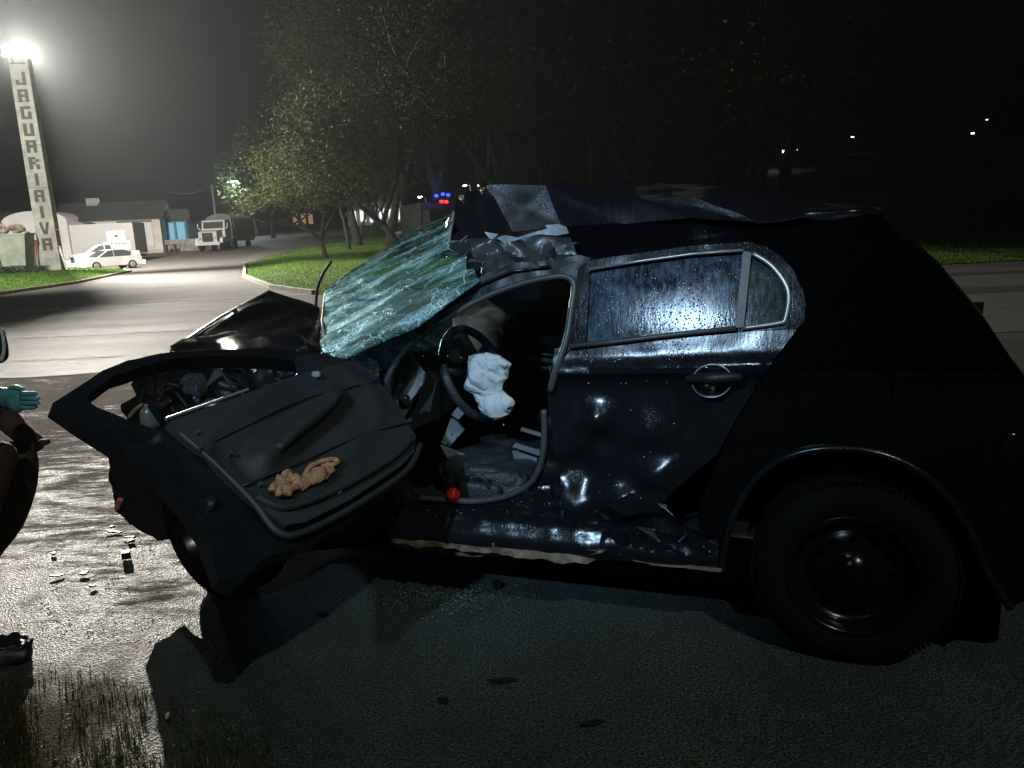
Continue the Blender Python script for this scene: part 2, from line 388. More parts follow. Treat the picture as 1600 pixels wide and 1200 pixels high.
M['grassbase'] = simple('grass_ground', (.060, .112, .022), .9, spec=.02, var=.35, sc=3, bump=.5, bsc=20)
M['kerb'] = simple('kerb_concrete', (.28, .26, .22), .8, bump=.4, bsc=20)
def gridsheet(name, xs, ys, off, mat):
    vs = [(x, y, hz(x, y) + off) for y in ys for x in xs]; n = len(xs)
    fs = [(j*n+i, j*n+i+1, (j+1)*n+i+1, (j+1)*n+i) for j in range(len(ys)-1) for i in range(n-1)]
    return tag(mesh(name, vs, fs, mat, smooth=True), kind='structure')
ys = [-60, -10] + [p[0] for p in PROF[1:]]
gridsheet('ground', [-700, -300, -120, -60, -20, 20, 60, 200, 700], ys, -.012, M['dirt'])
def gsheet(name, poly, off, mat, sp=6, bumpz=0):
    xs = [p[0] for p in poly]; pts = []; n = len(poly); ed = []
    for i in range(n):
        a, b = Vector(poly[i]), Vector(poly[(i+1) % n]); m = max(1, int((b-a).length / sp))
        for k in range(m): pts.append(a.lerp(b, k/m))
    nb = len(pts); ed = [(i, (i+1) % nb) for i in range(nb)]
    y = min(p[1] for p in poly) + sp/2
    while y < max(p[1] for p in poly):
        x = min(xs) + sp/2
        while x < max(xs):
            if inside((x, y), poly): pts.append(Vector((x, y)))
            x += sp
        y += sp
    v2, _, fs, *_ = delaunay_2d_cdt(pts, ed, [], 0, 1e-4)
    out = []
    for f in fs:
        c = sum((v2[i] for i in f), Vector((0, 0))) / len(f)
        if inside(c, poly): out.append(tuple(f))
    def edge_d(p): return min((Vector(p) - Vector(poly[i]).lerp(Vector(poly[(i+1) % n]), min(1, max(0, (Vector(p)-Vector(poly[i])).dot(Vector(poly[(i+1) % n])-Vector(poly[i])) / max(1e-6, (Vector(poly[(i+1) % n])-Vector(poly[i])).length_squared))))).length for i in range(n))
    vs = [(p.x, p.y, hz(p.x, p.y) + off + (bumpz * min(1, edge_d(p) / 2.5) if bumpz else 0)) for p in v2]
    return mesh(name, vs, out, mat, smooth=True)
wob = lambda x, s=0: .35 * nz((x, 0, 0), .35, s) + .12 * nz((x, 0, 0), 1.7, s + 2)
X1 = [i * .5 for i in range(-48, 41)]
tag(gsheet('parking_apron', [(-60, -9), (60, -9), (60, 9.2)] + [(20, 9.2), (-24, 9.2)] + [(-60, 9.2)], 0, M['lot'], 4), kind='structure')
tag(gsheet('road', [(-110, 19.2), (110, 19.2), (110, 8.6)] + [(x, 8.5 + wob(x)) for x in X1[::-1]] + [(-110, 8.6)], .005, M['road'], 4), kind='structure')
tag(gsheet('side_road', [(-110, 19.1), (110, 19.1), (110, 22.5), (-2, 21.5), (-7, 24), (-8.4, 26), (-11, 32), (-17, 50), (-18.4, 60), (-18.4, 75), (-19.5, 100), (-24, 130), (-52, 220), (-64, 220), (-38, 130), (-37, 105), (-36, 84), (-60, 84), (-110, 84)], .0, M['side'], 5), kind='structure')
# tyre-polished darker lanes and scuffed edge paint along the road
M['lane_dark'] = m_ground('oily_tyre_lane', (.028, .027, .026), (.04, .033, .028), .0, 120, .6, .8, .4, spec=.3, streak=(.3, 1.6, 1))
M['mark'] = simple('worn_road_paint', (.36, .35, .33), .7, var=.5, sc=8, bump=.3)
def strip(name, y, w, x0, x1, mat, seed, off=.010):
    xs = [x0 + (x1-x0)*i/60 for i in range(61)]
    a = [(x, y + .10*nz((x, 1, 0), .5, seed) - w/2*(1+.5*nz((x, 2, 0), .9, seed))) for x in xs]
    b = [(x, y + .10*nz((x, 1, 0), .5, seed) + w/2*(1+.5*nz((x, 3, 0), .9, seed))) for x in xs]
    return tag(mesh(name, [(p[0], p[1], off) for p in a + b], [(i, i+1, 62+i, 61+i) for i in range(60)], mat), kind='structure')
strip('tyre_track', 13.0, 1.0, -40, 20, M['lane_dark'], 1); strip('tyre_track', 16.4, .6, -40, 20, M['lane_dark'], 2)
for k, (y, x0, x1) in enumerate(((18.2, -22, -9.2), (18.7, -12.5, -6.4), (19.6, -9.6, -4.2), (18.9, -24, -14))):
    strip('road_marking', y, .10, x0, x1, M['mark'], 10 + k, .014)
for (x, y), w in (((-3.2, 11.2), .09), ((-6.2, 9.8), .05), ((-8.0, 10.6), .04)):
    strip('road_crack', y, w, x - 1.3, x + 1.2, M['lane_dark'], int(x*9), .015)
# mud smeared over the asphalt by the wreck
t = NT('wet_mud'); t.set(col=t.mix(t.ramp(t.noise(5, 6), (.35, 0.0), (.65, 1.0)), (.028, .018, .012), (.085, .058, .040)), rough=t.ramp(t.noise(7, 4), (.4, .6), (.6, .85)), normal=t.bump(t.math('ADD', t.noise(14, 6, .7), t.vor(60)), .8, .02)); M['mud'] = t.m; t.set(spec=.12)
# grass islands
M['grass'] = NT('grass_blades'); _t = M['grass']
_t.set(col=_t.mix(_t.ramp(_t.noise(1.2, 4), (.35, 0.0), (.65, 1.0)), (.060, .125, .018), (.092, .158, .032)), rough=.9, spec=.03); M['grass'] = _t.m
_t = NT('foreground_grass_blades'); _t.set(col=_t.mix(_t.ramp(_t.noise(14, 3), (.35, 0.0), (.65, 1.0)), (.030, .038, .010), (.090, .080, .028)), rough=.4); M['fgrass'] = _t.m
def translucent(m, f, col):
    nt = m.node_tree; a = nt.nodes.new('ShaderNodeBsdfTranslucent'); a.inputs[0].default_value = (*col, 1); x = nt.nodes.new('ShaderNodeMixShader'); x.inputs[0].default_value = f
    nt.links.new(nt.nodes['Principled BSDF'].outputs[0], x.inputs[1]); nt.links.new(a.outputs[0], x.inputs[2]); nt.links.new(x.outputs[0], nt.nodes['Material Output'].inputs[0])
translucent(M['fgrass'], .3, (.07, .065, .02)); translucent(M['grass'], .30, (.12, .19, .03))
ISL_L = [(-17.4, 26.3), (-18.3, 33), (-20.4, 40), (-22.2, 46), (-24.5, 50), (-30, 53), (-46, 54), (-60, 44), (-44, 22)]
ISL_R = [(-4.9, 19.6), (30, 19.6), (90, 24), (90, 110), (-12, 130), (-23, 130), (-19.3, 100), (-18.2, 75), (-18.2, 60), (-16.8, 50), (-10.8, 32), (-8.3, 26), (-7, 23)]
tag(gsheet('grass_island_ground', ISL_L, .02, M['grassbase'], 2.5, .33), kind='structure')
tag(gsheet('grass_verge_ground', ISL_R, .02, M['grassbase'], 3.5, .30), kind='structure')
def ground_edge(poly, p):
    n = len(poly); P = Vector(p); best = 9
    for i in range(n):
        a, b = Vector(poly[i]), Vector(poly[(i+1) % n]); k = min(1, max(0, (P-a).dot(b-a)/(b-a).length_squared)); best = min(best, (P-a.lerp(b, k)).length)
    return best
def blades(name, poly, n, box, hgt, w, mat, bz, near=None, seed=1):
    rr = random.Random(seed); vs = []; fs = []
    while len(fs) < n:
        x = rr.uniform(box[0], box[1]); y = box[2] + (box[3]-box[2]) * rr.random() ** (near or 1)
        if not inside((x, y), poly): continue
        z = hz(x, y) + .01 + bz * min(1, ground_edge(poly, (x, y)) / 2.5); h = hgt * rr.uniform(.5, 1.3) * (1 + .5*nz((x, y, 0), .8, 4)); a = rr.uniform(0, 6.28)
        lx, ly = rr.gauss(0, .4)*h, rr.gauss(0, .4)*h; b = len(vs); s = w * (1 + y/40)
        vs += [(x-math.cos(a)*s, y-math.sin(a)*s, z), (x+math.cos(a)*s, y+math.sin(a)*s, z), (x+lx, y+ly, z+h)]; fs.append((b, b+1, b+2))
    return tag(mesh(name, vs, fs, mat), kind='stuff')
blades('grass', ISL_L, 26000, (-46, -17, 24, 53), .07, .012, M['grass'], .33)
blades('grass', ISL_R, 52000, (-19, 22, 19.5, 72), .075, .012, M['grass'], .30, near=1.5, seed=2)
kb = MB()
for poly in (ISL_L[:5], ISL_R[-4:] + [ISL_R[0]]):
    for a, b in zip(poly, poly[1:]):
        m = max(1, int((Vector(b)-Vector(a)).length / 1.0))
        for k in range(m):
            p = Vector(a).lerp(Vector(b), (k+.5)/m); d = Vector(b)-Vector(a)
            kb.box((p.x, p.y, hz(*p) + .045), (d.length/m*.97, .13, .12 + .03*rnd.random()), math.atan2(d.y, d.x))
tag(kb.build('kerb', M['kerb']), kind='structure')

# ================================================================== monument with floodlights
M['conc'] = simple('weathered_concrete', (.28, .28, .25), .85, var=.35, sc=2.2, bump=.3, bsc=18)
M['conc2'] = simple('greenish_concrete', (.26, .29, .23), .85, var=.3, sc=1.5, bump=.3, bsc=18)
M['letter'] = simple('dark_lettering', (.045, .050, .042), .7)
M['white'] = simple('white_paint', (.55, .55, .54), .5, var=.08)
M['greysteel'] = simple('grey_steel', (.20, .20, .20), .5, metal=.3)
mb_ = D(85, 428, 43.5); mz = .33
mon = thing('town_monument', 'tall pale concrete pylon with dark letters JAGUARIAIVA down its face, lamps above it', 'monument', (mb_.x, mb_.y, mz), R(8))
H = 11.35; seg = 5
for k in range(seg):
    z0 = H*k/seg; z1 = H*(k+1)/seg - .02; w = lambda z: 1.05 - .10*z/H
    p = MB(); a, b = w(z0)/2, w(z1)/2; d = .28
    p.add([(-a,-d,z0),(a,-d,z0),(a,d,z0),(-a,d,z0),(-b,-d,z1),(b,-d,z1),(b,d,z1),(-b,d,z1)], [(0,3,2,1),(4,5,6,7),(0,1,5,4),(1,2,6,5),(2,3,7,6),(3,0,4,7)])
    p.build('pylon_block', M['conc'], mon)
GL = {'J': ['001','001','001','101','111'], 'A': ['111','101','111','101','101'], 'G': ['111','100','101','101','111'], 'U': ['101','101','101','101','111'],
      'R': ['110','101','110','101','101'], 'I': ['010','010','010','010','010'], 'V': None}
word = 'JAGUARIAIVA'
for i, ch in enumerate(word):
    zt = H - .80 - i * .875; lh = .66; lw = .52; p = MB()
    if ch == 'V':
        for s in (-1, 1): p.prism([(s*lw*.5, lh), (s*lw*.22, lh), (0, .14), (0, 0), (s*.10, 0)], -.31 - .001*s, -.281)
    else:
        cw, chh = lw/3, lh/5
        for r_, row in enumerate(GL[ch]):
            for c_, v_ in enumerate(row):
                if v_ == '1': p.box((-lw/2 + cw*(c_+.5), -.295, lh - chh*(r_+.5)), (cw*1.0 - .002*(r_ % 2), .03 + .002*((r_+c_) % 3), chh - .001))
    for v in p.v: v.z += zt - lh
    p.build('letter', M['letter'], mon)
MB().box((0, -.295, H-.35), (.80, .03, .05)).box((-.25, -.296, H-.24), (.06, .03, .16)).build('name_plate', M['letter'], mon)
fl = [D(14, 79, 42.9), D(46, 84, 42.9)]
top = Vector((mb_.x, mb_.y, mz + H))
M['lens'] = glow('floodlight_lens', (1.0, .84, .55, 1), 260)
M['lens2'] = glow('street_lens', (.9, .97, 1, 1), 60)
for k, (p, tgt) in enumerate(zip(fl, ((-14, 6, 0), (-3, 4, 0)))):
    d = (Vector(tgt) - p).normalized(); q = d.to_track_quat('Y', 'Z').to_matrix()
    f = thing('floodlight', ('left' if k == 0 else 'right') + ' glaring warm floodlight on the bracket above the JAGUARIAIVA pylon', 'floodlight', p, 0, 'floodlights above the pylon')
    f.rotation_euler = q.to_euler()
    MB().box((0, -.12, 0), (.62, .20, .46)).build('housing', M['greysteel'], f)
    o = MB().add([(-.27, .0, -.19), (.27, .0, -.19), (.27, .0, .19), (-.27, .0, .19)], [(0, 1, 2, 3)]).build('lens', M['lens'], f)
    inv = q.inverted()
    MB().tube([Vector((0, -.2, -.1)), inv @ (top - p + Vector((.1*(2*k-1), 0, -.02)))], .045, 8).build('bracket', M['greysteel'], f)
    if k == 0: spot('floodlight_beam', p + Vector((0, -.3, -.1)), (-34, 66, 0), FLOOD * .27, (1.0, .93, .83), 165, .6, .18)
    else: spot('floodlight_beam', p + Vector((0, -.3, -.1)), (-14, 15, 0), FLOOD * 1.0, (1.0, .93, .83), 108, 1.0, .18)
# pedestal with a crouching cat sculpture
pb = D(30, 418, 42.2); zb = .30
ped = thing('sculpture_pedestal', 'greenish concrete pedestal widening upwards, beside the lettered pylon', 'pedestal', (pb.x, pb.y, zb), R(8))
p = MB(); a, b, hh = .52, .80, 2.05
p.add([(-a,-.5,0),(a,-.5,0),(a,.5,0),(-a,.5,0),(-b,-.6,hh),(b,-.6,hh),(b,.6,hh),(-b,.6,hh)], [(0,3,2,1),(4,5,6,7),(0,1,5,4),(1,2,6,5),(2,3,7,6),(3,0,4,7)]).build('pedestal_body', M['conc2'], ped)
MB().box((0, 0, hh + .045), (1.68, 1.28, .09)).build('cap_slab', M['conc'], ped)
M['bronze'] = simple('weathered_sculpture', (.16, .12, .09), .6, var=.5, sc=5, bump=.3)
st_ = thing('cat_sculpture', 'brown and white stone cat lying on top of the greenish pedestal', 'sculpture', (pb.x, pb.y, zb + hh + .09), R(8))
b_ = MB()
def lump(mb, spine, rads, seg=10): mb.tube(curve(spine, 5), [rads[min(int(i/5*1.0), len(rads)-1)] for i in range(len(curve(spine, 5)))], seg)
lump(b_, [(-.30,0,.22),(-.1,0,.30),(.2,0,.34),(.42,0,.24),(.5,0,.1)], [.10,.17,.21,.20,.12])
b_.build('cat_body', M['bronze'], st_, smooth=True)
h_ = MB(); lump(h_, [(-.30,0,.26),(-.46,0,.40),(-.60,0,.43),(-.70,0,.38)], [.10,.12,.13,.06]); h_.box((-.50,.07,.55),(.05,.04,.09)).box((-.50,-.07,.55),(.05,.04,.09)); h_.build('cat_head', M['bronze'], st_, smooth=True)
for y in (-.13, .13):
    l_ = MB(); l_.tube(curve([(-.25,y,.2),(-.38,y,.08),(-.62,y,.05)],4), .06); l_.build('foreleg', M['bronze'], st_, smooth=True)
    l_ = MB(); l_.tube(curve([(.42,y,.2),(.28,y*1.4,.10),(.1,y*1.5,.05)],4), .08); l_.build('hind_leg', M['bronze'], st_, smooth=True)
l_ = MB(); l_.tube(curve([(.5,0,.12),(.66,.05,.06),(.72,.2,.04)],4), .035); l_.build('tail', M['bronze'], st_, smooth=True)
for (x0, y0, x1, y1, dep, lab) in ((2, 380, 9, 418, 43, 'pale leaning concrete post at the left edge of the picture'), (52, 384, 57, 418, 43, 'upright pale post between pedestal and lettered pylon'), (92, 384, 106, 424, 43.2, 'thin pale post leaning against the foot of the lettered pylon')):
    a, b = D(x0, y0, dep), D(x1, y1, dep); b.z = .30
    tag(MB().tube([b, b.lerp(a, .5), a], .07, 8).build('concrete_post', M['white']), lab, 'post')
hd = D(30, 426, 41.3)
hv = []; hf = []; rr = random.Random(5)
for k in range(2600):
    x = rr.uniform(-1.9, 1.5); y = rr.gauss(0, .25); z = rr.uniform(0, .42)*(1 - .2*abs(x)/1.9); a = rr.uniform(0, 6.3); s = .06; b = len(hv)
    hv += [(x, y, z), (x+math.cos(a)*s, y+math.sin(a)*s, z+rr.uniform(-.05, .05)), (x+rr.uniform(-s, s), y+rr.uniform(-s, s), z+s)]; hf.append((b, b+1, b+2))
M['leafdark'] = simple('dark_leaf', (.022, .045, .018), .6, var=.5, sc=3)
h = mesh('low_hedge', hv, hf, M['leafdark']); h.location = (hd.x, hd.y, .30); tag(h, 'low dark hedge at the foot of the pedestal beside the grass', 'hedge')

# ================================================================== buildings behind the junction
M['plaster'] = simple('cream_plaster', (.56, .53, .48), .85, var=.18, sc=.8, bump=.2)
M['whitewall'] = simple('white_wall', (.62, .60, .60), .85, var=.12, sc=.7)
M['brickred'] = simple('red_dado', (.20, .075, .055), .85, var=.3)
M['roofdark'] = simple('dark_roof_sheet', (.045, .045, .047), .8, var=.3, sc=1.0, bump=.3)
M['archgreen'] = simple('grey_green_sheet', (.20, .24, .22), .6, var=.2, sc=1.2, bump=.2)
M['bluewall'] = simple('blue_wall', (.10, .20, .28), .7)
M['cyan'] = glow('lit_cyan_panel', (.30, .78, 1.0, 1), .55)
M['stone'] = simple('mottled_stone', (.26, .25, .24), .85, var=.6, sc=2.2, bump=.5, bsc=8)
M['darkopen'] = simple('dark_opening', (.02, .022, .024), .4)
def frame_at(px, py, dep, z=None):
    p = D(px, py, dep); p.z = hz(p.x, p.y) - .05 if z is None else z; return p
def zat(px, py, dep): return D(px, py, dep).z
w1 = frame_at(20, 400, 72); b1 = thing('warehouse', 'white warehouse with red lower wall and dark pitched roof, left edge behind the pedestal', 'warehouse', w1, R(6))
MB().box((-5, 3, 1.95), (14, 6, 2.5)).build('wall', M['whitewall'], b1); MB().box((-5, 3, .35), (14.06, 6.06, .75)).build('dado', M['brickred'], b1)
MB().prism([(-.8, 3.2), (6.5, 3.2), (2.8, 4.7)], -12.5, 2.5, 'x').build('roof', M['roofdark'], b1)
w2 = frame_at(62, 402, 70); b2 = thing('warehouse', 'pale warehouse with arched gable standing right behind the lettered pylon', 'warehouse', w2, R(6))
arc = [(-2.8, 0)] + [(-2.8*math.cos(q), 3.5 + 1.0*math.sin(q)) for q in [math.pi*k/12 for k in range(13)]] + [(2.8, 0)]
MB().prism(arc, 0, 7).build('wall', M['whitewall'], b2); MB().box((.4, -.04, 1.0), (1.6, .06, 1.9)).build('door', M['brickred'], b2)
MB().box((-1.4, -.04, 1.9), (.7, .06, .7)).build('window', M['white'], b2)
w3 = frame_at(118, 402, 71); b3 = thing('warehouse', 'grey green warehouse with rounded barrel front behind the parked cars', 'warehouse', w3, R(4))
arc = [(-1.65, 2.55)] + [(-1.65*math.cos(q), 2.6 + .85*math.sin(q)) for q in [math.pi*k/12 for k in range(13)]] + [(1.65, 2.55)]
MB().prism(arc, 0, 6).build('barrel_front', M['archgreen'], b3); MB().box((0, 3, 1.27), (3.2, 5.8, 2.54)).build('wall', M['bluewall'], b3)
MB().box((0, -.03, 2.56), (3.4, .08, .08)).build('lintel', M['greysteel'], b3); MB().box((.9, .07, 1.2), (.6, .06, .8)).build('window', M['darkopen'], b3)
w4 = frame_at(183, 400, 74); b4 = thing('shop_building', 'long cream building with dark roof and a white door board, behind the grey trailer', 'building', w4, R(15))
MB().box((.2, 3, 1.75), (8.0, 6, 3.6)).build('wall', M['plaster'], b4)
MB().prism([(-.6, 3.4), (6.6, 3.4), (3.0, 5.2)], -5.0, 4.6, 'x').build('roof', M['roofdark'], b4)
MB().box((-2.4, -.02, 3.0), (.5, .10, .9)).build('window', M['darkopen'], b4); MB().box((-3.0, -.05, 2.9), (.7, .10, 1.2)).build('panel', M['white'], b4)
wv = MB(); wv.box((-1.9, 2.2, 5.2), (1.0, .9, .7)); wv.build('roof_vent', M['greysteel'], b4)
sg = MB().box((2.3, -.10, 1.9), (2.3, .10, 2.3)).build('sign_board', M['white'], b4)
MB().box((2.0, -.18, 2.62), (.5, .03, .28)).box((2.3, -.18, 2.35), (.16, .03, .42)).build('sign_mark', M['letter'], sg)
MB().box((1.95, -.12, 3.16), (3.0, .5, .14)).build('awning', M['darkopen'], b4)
w5 = frame_at(272, 390, 78); b5 = thing('shop_building', 'small blue building with three lit cyan bays under a dark parapet', 'building', w5, R(-4)); b5.scale = (.95,)*3
MB().box((0, 2, 1.6), (3.6, 4, 3.2)).build('wall', M['bluewall'], b5)
MB().box((.3, -.1, 3.75), (3.9, .5, 1.15)).build('parapet', M['roofdark'], b5); MB().box((-1.75, -.12, 3.8), (.28, .58, 1.5)).build('parapet_pier', M['brickred'], b5)
for x, w in ((-1.05, .42), (.05, .55), (1.05, .85)): MB().box((x, -.03, 1.95), (w, .05, 2.05)).build('lit_bay', M['cyan'], b5)
for x in (-1.55, -.5, .5, 1.65): MB().box((x, -.12, 1.7), (.22, .18, 2.9)).build('pillar', M['bluewall'], b5)
wl = frame_at(274, 393, 76); b6 = thing('stone_wall', 'low mottled stone wall running from the cream building to the truck', 'wall', wl, R(-5))
for k in range(9): MB().box((-2.6 + k*.62, 0, .62), (.60, .25, 1.15 + .05*rnd.random())).build('wall_block', M['stone'], b6)
tb = frame_at(268, 393, 74.5); t6 = thing('wooden_stand', 'small dark stand in front of the mottled stone wall', 'stand', tb, 0)
MB().box((0, 0, .75), (.95, .5, .08)).build('top', M['darkopen'], t6)
for x in (-.42, .42): MB().box((x, 0, .35), (.08, .45, .72)).build('leg', M['brickred'], t6)
# parked semi-trailer
tr0 = frame_at(165, 405, 60); tr = thing('box_trailer', 'grey box trailer with a white two-part sign board, behind the white cars', 'trailer', tr0, R(4))
MB().box((0, 1.2, 1.95), (4.75, 2.4, 2.35)).build('box_body', simple('trailer_grey', (.17, .168, .168), .6, var=.12), tr)
MB().box((0, 1.2, .62), (4.6, 2.0, .22)).build('chassis', M['darkopen'], tr)
for x in (1.2, 1.9, -1.9):
    l = MB(); l.lathe([(.0,-.12),(.25,-.12),(.42,-.10),(.42,.12),(0,.12)], 16, Matrix.Translation((x, .3, .40))); l.build('wheel', M['tyre'], tr)
s1 = MB().box((1.05, -.03, 2.15), (1.35, .05, .75)).build('sign_board', M['white'], tr); s2 = MB().box((1.05, -.03, 1.42), (1.95, .05, .62)).build('sign_board', M['white'], tr)
p = MB(); p.prism([(.80,2.10),(1.12,2.06),(1.35,2.26),(1.18,2.22),(1.05,2.34),(1.0,2.2)], -.085, -.055); p.build('bird_mark', M['letter'], s1)
p = MB()
for k in range(9): p.box((.32 + k*.17 + (.06 if k > 4 else 0), -.07, 1.56), (.12, .03, .10 + .04*((k*7) % 3)/2))
p.box((1.05, -.07, 1.32), (1.2, .03, .04)); p.build('sign_lettering', M['letter'], s2)
# rest of the yard clutter
for (px, py, s, lab) in ((222, 401, .28, 'white sack lying by the trailer wheels'), (112, 400, .5, 'white crate among clutter under the barrel-front warehouse')):
    q = frame_at(px, py, 58); o = MB().box((0, 0, s/2+.05), (s*1.6, s, s), .3).box((.1*s, 0, s*1.1), (s*.9, s*.8, s*.3), .5).build('sack', M['white']); o.location = q; tag(o, lab, 'sack')
# ---- parked white cars
M['carwhite'] = simple('white_car_paint', (.30, .30, .30), .35, var=.05)
def car_small(name, lab, px, py, dep, yaw, prof, glassp, wheels, W, pickup=False, lamp=False):
    p0 = D(px, py, dep); p0.z = hz(p0.x, p0.y)
    c = thing(name, lab, 'car' if not pickup else 'pickup truck', p0, yaw)
    c.scale = (.92,)*3; n = len(prof); vs = []; half = W/2
    for sgn, ins in ((-1, 1), (1, 1)):
        for x, z in prof: vs.append((x, sgn*(half - max(0, z-.85)*.32), z))
    fs = [tuple(range(n)), tuple(range(n, 2*n))[::-1]] + [(i, (i+1) % n, n+(i+1) % n, n+i) for i in range(n)]
    mesh('body', vs, fs, M['carwhite'], c, sharp=30)
    for gp in glassp:
        g = MB(); g.add([(x, -(half - max(0, z-.85)*.32) - .012, z) for x, z in gp], [tuple(range(len(gp)))]); g.build('side_window', M['darkopen'], c)
        g = MB(); g.add([(x, (half - max(0, z-.85)*.32) + .012, z) for x, z in gp], [tuple(range(len(gp)))]); g.build('side_window', M['darkopen'], c)
    for x in wheels:
        for s in (-1, 1):
            l = MB(); l.lathe([(0,-.1),(.20,-.11),(.22,-.1),(.31,-.09),(.31,.09),(.22,.1),(0,.1)], 20, Matrix.Translation((x, s*(half-.07), .31))); w_ = l.build('wheel', M['tyre'], c)
            l = MB(); l.lathe([(0,-.03),(.19,-.02),(.20,0),(0,0.01)], 14, Matrix.Translation((x, s*(half+.045), .31))); l.build('hubcap', M['greysteel'], w_)
    return c
sed = [(-1.95,.28),(-1.98,.60),(-1.75,.78),(-1.05,.92),(-.35,1.36),(.05,1.44),(.9,1.43),(1.45,1.25),(1.85,1.02),(1.98,.8),(1.98,.3)]
c1 = car_small('parked_car', 'white hatchback with one glaring headlamp, parked in front of the white pickup', 174, 431, 51, R(50), sed, [[(-.95,.93),(-.32,1.31),(.02,1.38),(.02,.95)],[(.07,.95),(.07,1.38),(.85,1.37),(1.3,1.22),(1.2,.97)]], (-1.25, 1.25), 1.68)
g = MB(); g.add([(-1.12,-.66,.92),(-1.12,.66,.92),(-.42,.62,1.345),(-.42,-.62,1.345)], [(0,1,2,3)]); 
for v in g.v: v.x -= .02; v.z += .015
g.build('windscreen', M['darkopen'], c1)
M['headlight'] = glow('lit_headlamp', (.75, .9, 1, 1), 160)
for s in (-1, 1):
    MB().tube([(-2.05, s*.58, .66), (-1.92, s*.58, .67)], [.15, .15], 14).build('headlamp', M['headlight'] if s < 0 else M['chrome'], c1)
    MB().box((1.985, s*.6, .82), (.03, .3, .16)).build('tail_lamp', M['redlens'], c1)
point('headlamp_light', c1.location + Matrix.Rotation(R(50), 3, 'Z') @ Vector((-2.15, -.58, .66)), 700, (.75, .9, 1), .08)
pk = [(-2.4,.35),(-2.45,.85),(-2.2,1.02),(-1.35,1.12),(-.6,1.68),(-.2,1.74),(.35,1.72),(.55,1.1),(2.35,1.12),(2.4,.45)]
c2 = car_small('parked_pickup', 'white pickup truck parked behind the white hatchback', 168, 417, 57, R(40), pk, [[(-1.25,1.14),(-.58,1.60),(-.22,1.66),(-.22,1.15)],[(-.15,1.15),(-.15,1.66),(.25,1.65),(.38,1.2)]], (-1.5, 1.5), 1.75, True)
for s in (-1, 1): MB().box((-2.44, s*.62, .82), (.06, .34, .18)).build('headlamp', M['chrome'], c2)
MB().box((-2.44, 0, .7), (.05, .8, .25)).build('grille', M['darkopen'], c2)
# ---- old bonneted lorry with a tarpaulined load
q0 = D(333, 394, 73); q1 = D(398, 380, 85); q0.z = hz(q0.x, q0.y)
yw = math.atan2(q1.y-q0.y, q1.x-q0.x)
lo = thing('lorry', 'old white bonneted lorry with slatted load bed under a grey tarpaulin', 'truck', q0, yw)
M['tarp'] = simple('grey_tarpaulin', (.17, .17, .175), .75, var=.3, sc=1.5, bump=.4, bsc=5)
M['brownwood'] = simple('brown_boards', (.17, .105, .07), .75, var=.4, sc=4)
MB().prism([(-.9,.85),(-.9,1.75),(-.75,1.85),(.7,1.98),(.7,.85)], -.85, .85).build('bonnet', M['white'], lo)
MB().prism([(.7,.8),(.7,2.0),(.95,2.85),(1.1,2.92),(2.2,2.92),(2.2,.8)], -1.1, 1.1).build('cab', M['white'], lo)
MB().box((.80, 0, 2.42), (.10, 1.85, .62), M=Matrix.Rotation(R(16), 3, 'Y')).build('windscreen', M['darkopen'], lo)
for s in (-1, 1): MB().box((1.5, s*1.105, 2.35), (.8, .03, .7)).build('side_window', M['darkopen'], lo)
MB().box((-.92, 0, 1.3), (.06, 1.0, .82)).build('grille', M['darkopen'], lo)
MB().box((-1.02, 0, .72), (.25, 2.3, .30)).build('bumper', M['white'], lo)
for s in (-1, 1):
    MB().tube([(-.93, s*.68, 1.2), (-.86, s*.68, 1.2)], .13, 12).build('headlamp', M['chrome'], lo)
    l = MB(); l.prism([(-.75,.75),(-.6,1.2),(-.1,1.3),(.5,1.15),(.7,.75)], s*1.15-.15, s*1.15+.15); l.build('mudguard', M['white'], lo)
    for x in (0, 3.2, 4.4):
        if x == 4.4: x = 7.2
        l = MB(); l.lathe([(0,-.14),(.28,-.14),(.5,-.12),(.5,.12),(.28,.14),(0,.14)], 16, Matrix.Translation((x, s*1.02, .5))); l.build('wheel', M['tyre'], lo)
    MB().tube([(.7, s*1.2, 2.0), (.65, s*1.42, 2.25), (.65, s*1.42, 2.6)], .05, 6).build('mirror', M['white'], lo)
MB().box((5.6, 0, 1.0), (6.6, 2.3, .25)).build('chassis', M['darkopen'], lo)
for s in (-1, 1):
    for k in range(4): MB().box((5.6, s*1.24, 1.22 + k*.25), (6.6, .06, .21)).build('side_board', M['brownwood'], lo)
    for k in range(11): MB().box((2.6 + k*.6, s*1.275, 1.18), (.16, .03, .08)).build('reflector', M['white'] if k > 7 else M['brownwood'], lo)
MB().box((2.32, 0, 1.7), (.06, 2.4, 1.2)).build('head_board', M['brownwood'], lo)
tp = MB(); tp.prism([(-1.26,2.2),(-1.22,3.15),(-.6,3.42),(0,3.5),(.6,3.42),(1.22,3.15),(1.26,2.2)], 2.3, 8.9, 'x'); tp.build('tarpaulin', M['tarp'], lo, sharp=40)
for k in range(8):
    a = MB(); a.tube([(2.7 + k*.85, -1.29, 2.15), (2.7 + k*.85, -1.25, 3.15), (2.7 + k*.85, -.6, 3.45), (2.7+k*.85, 0, 3.53), (2.7+k*.85, .6, 3.45), (2.7+k*.85, 1.25, 3.15), (2.7+k*.85, 1.29, 2.15)], .035, 6); a.build('tarpaulin_rib', M['tarp'], lo)
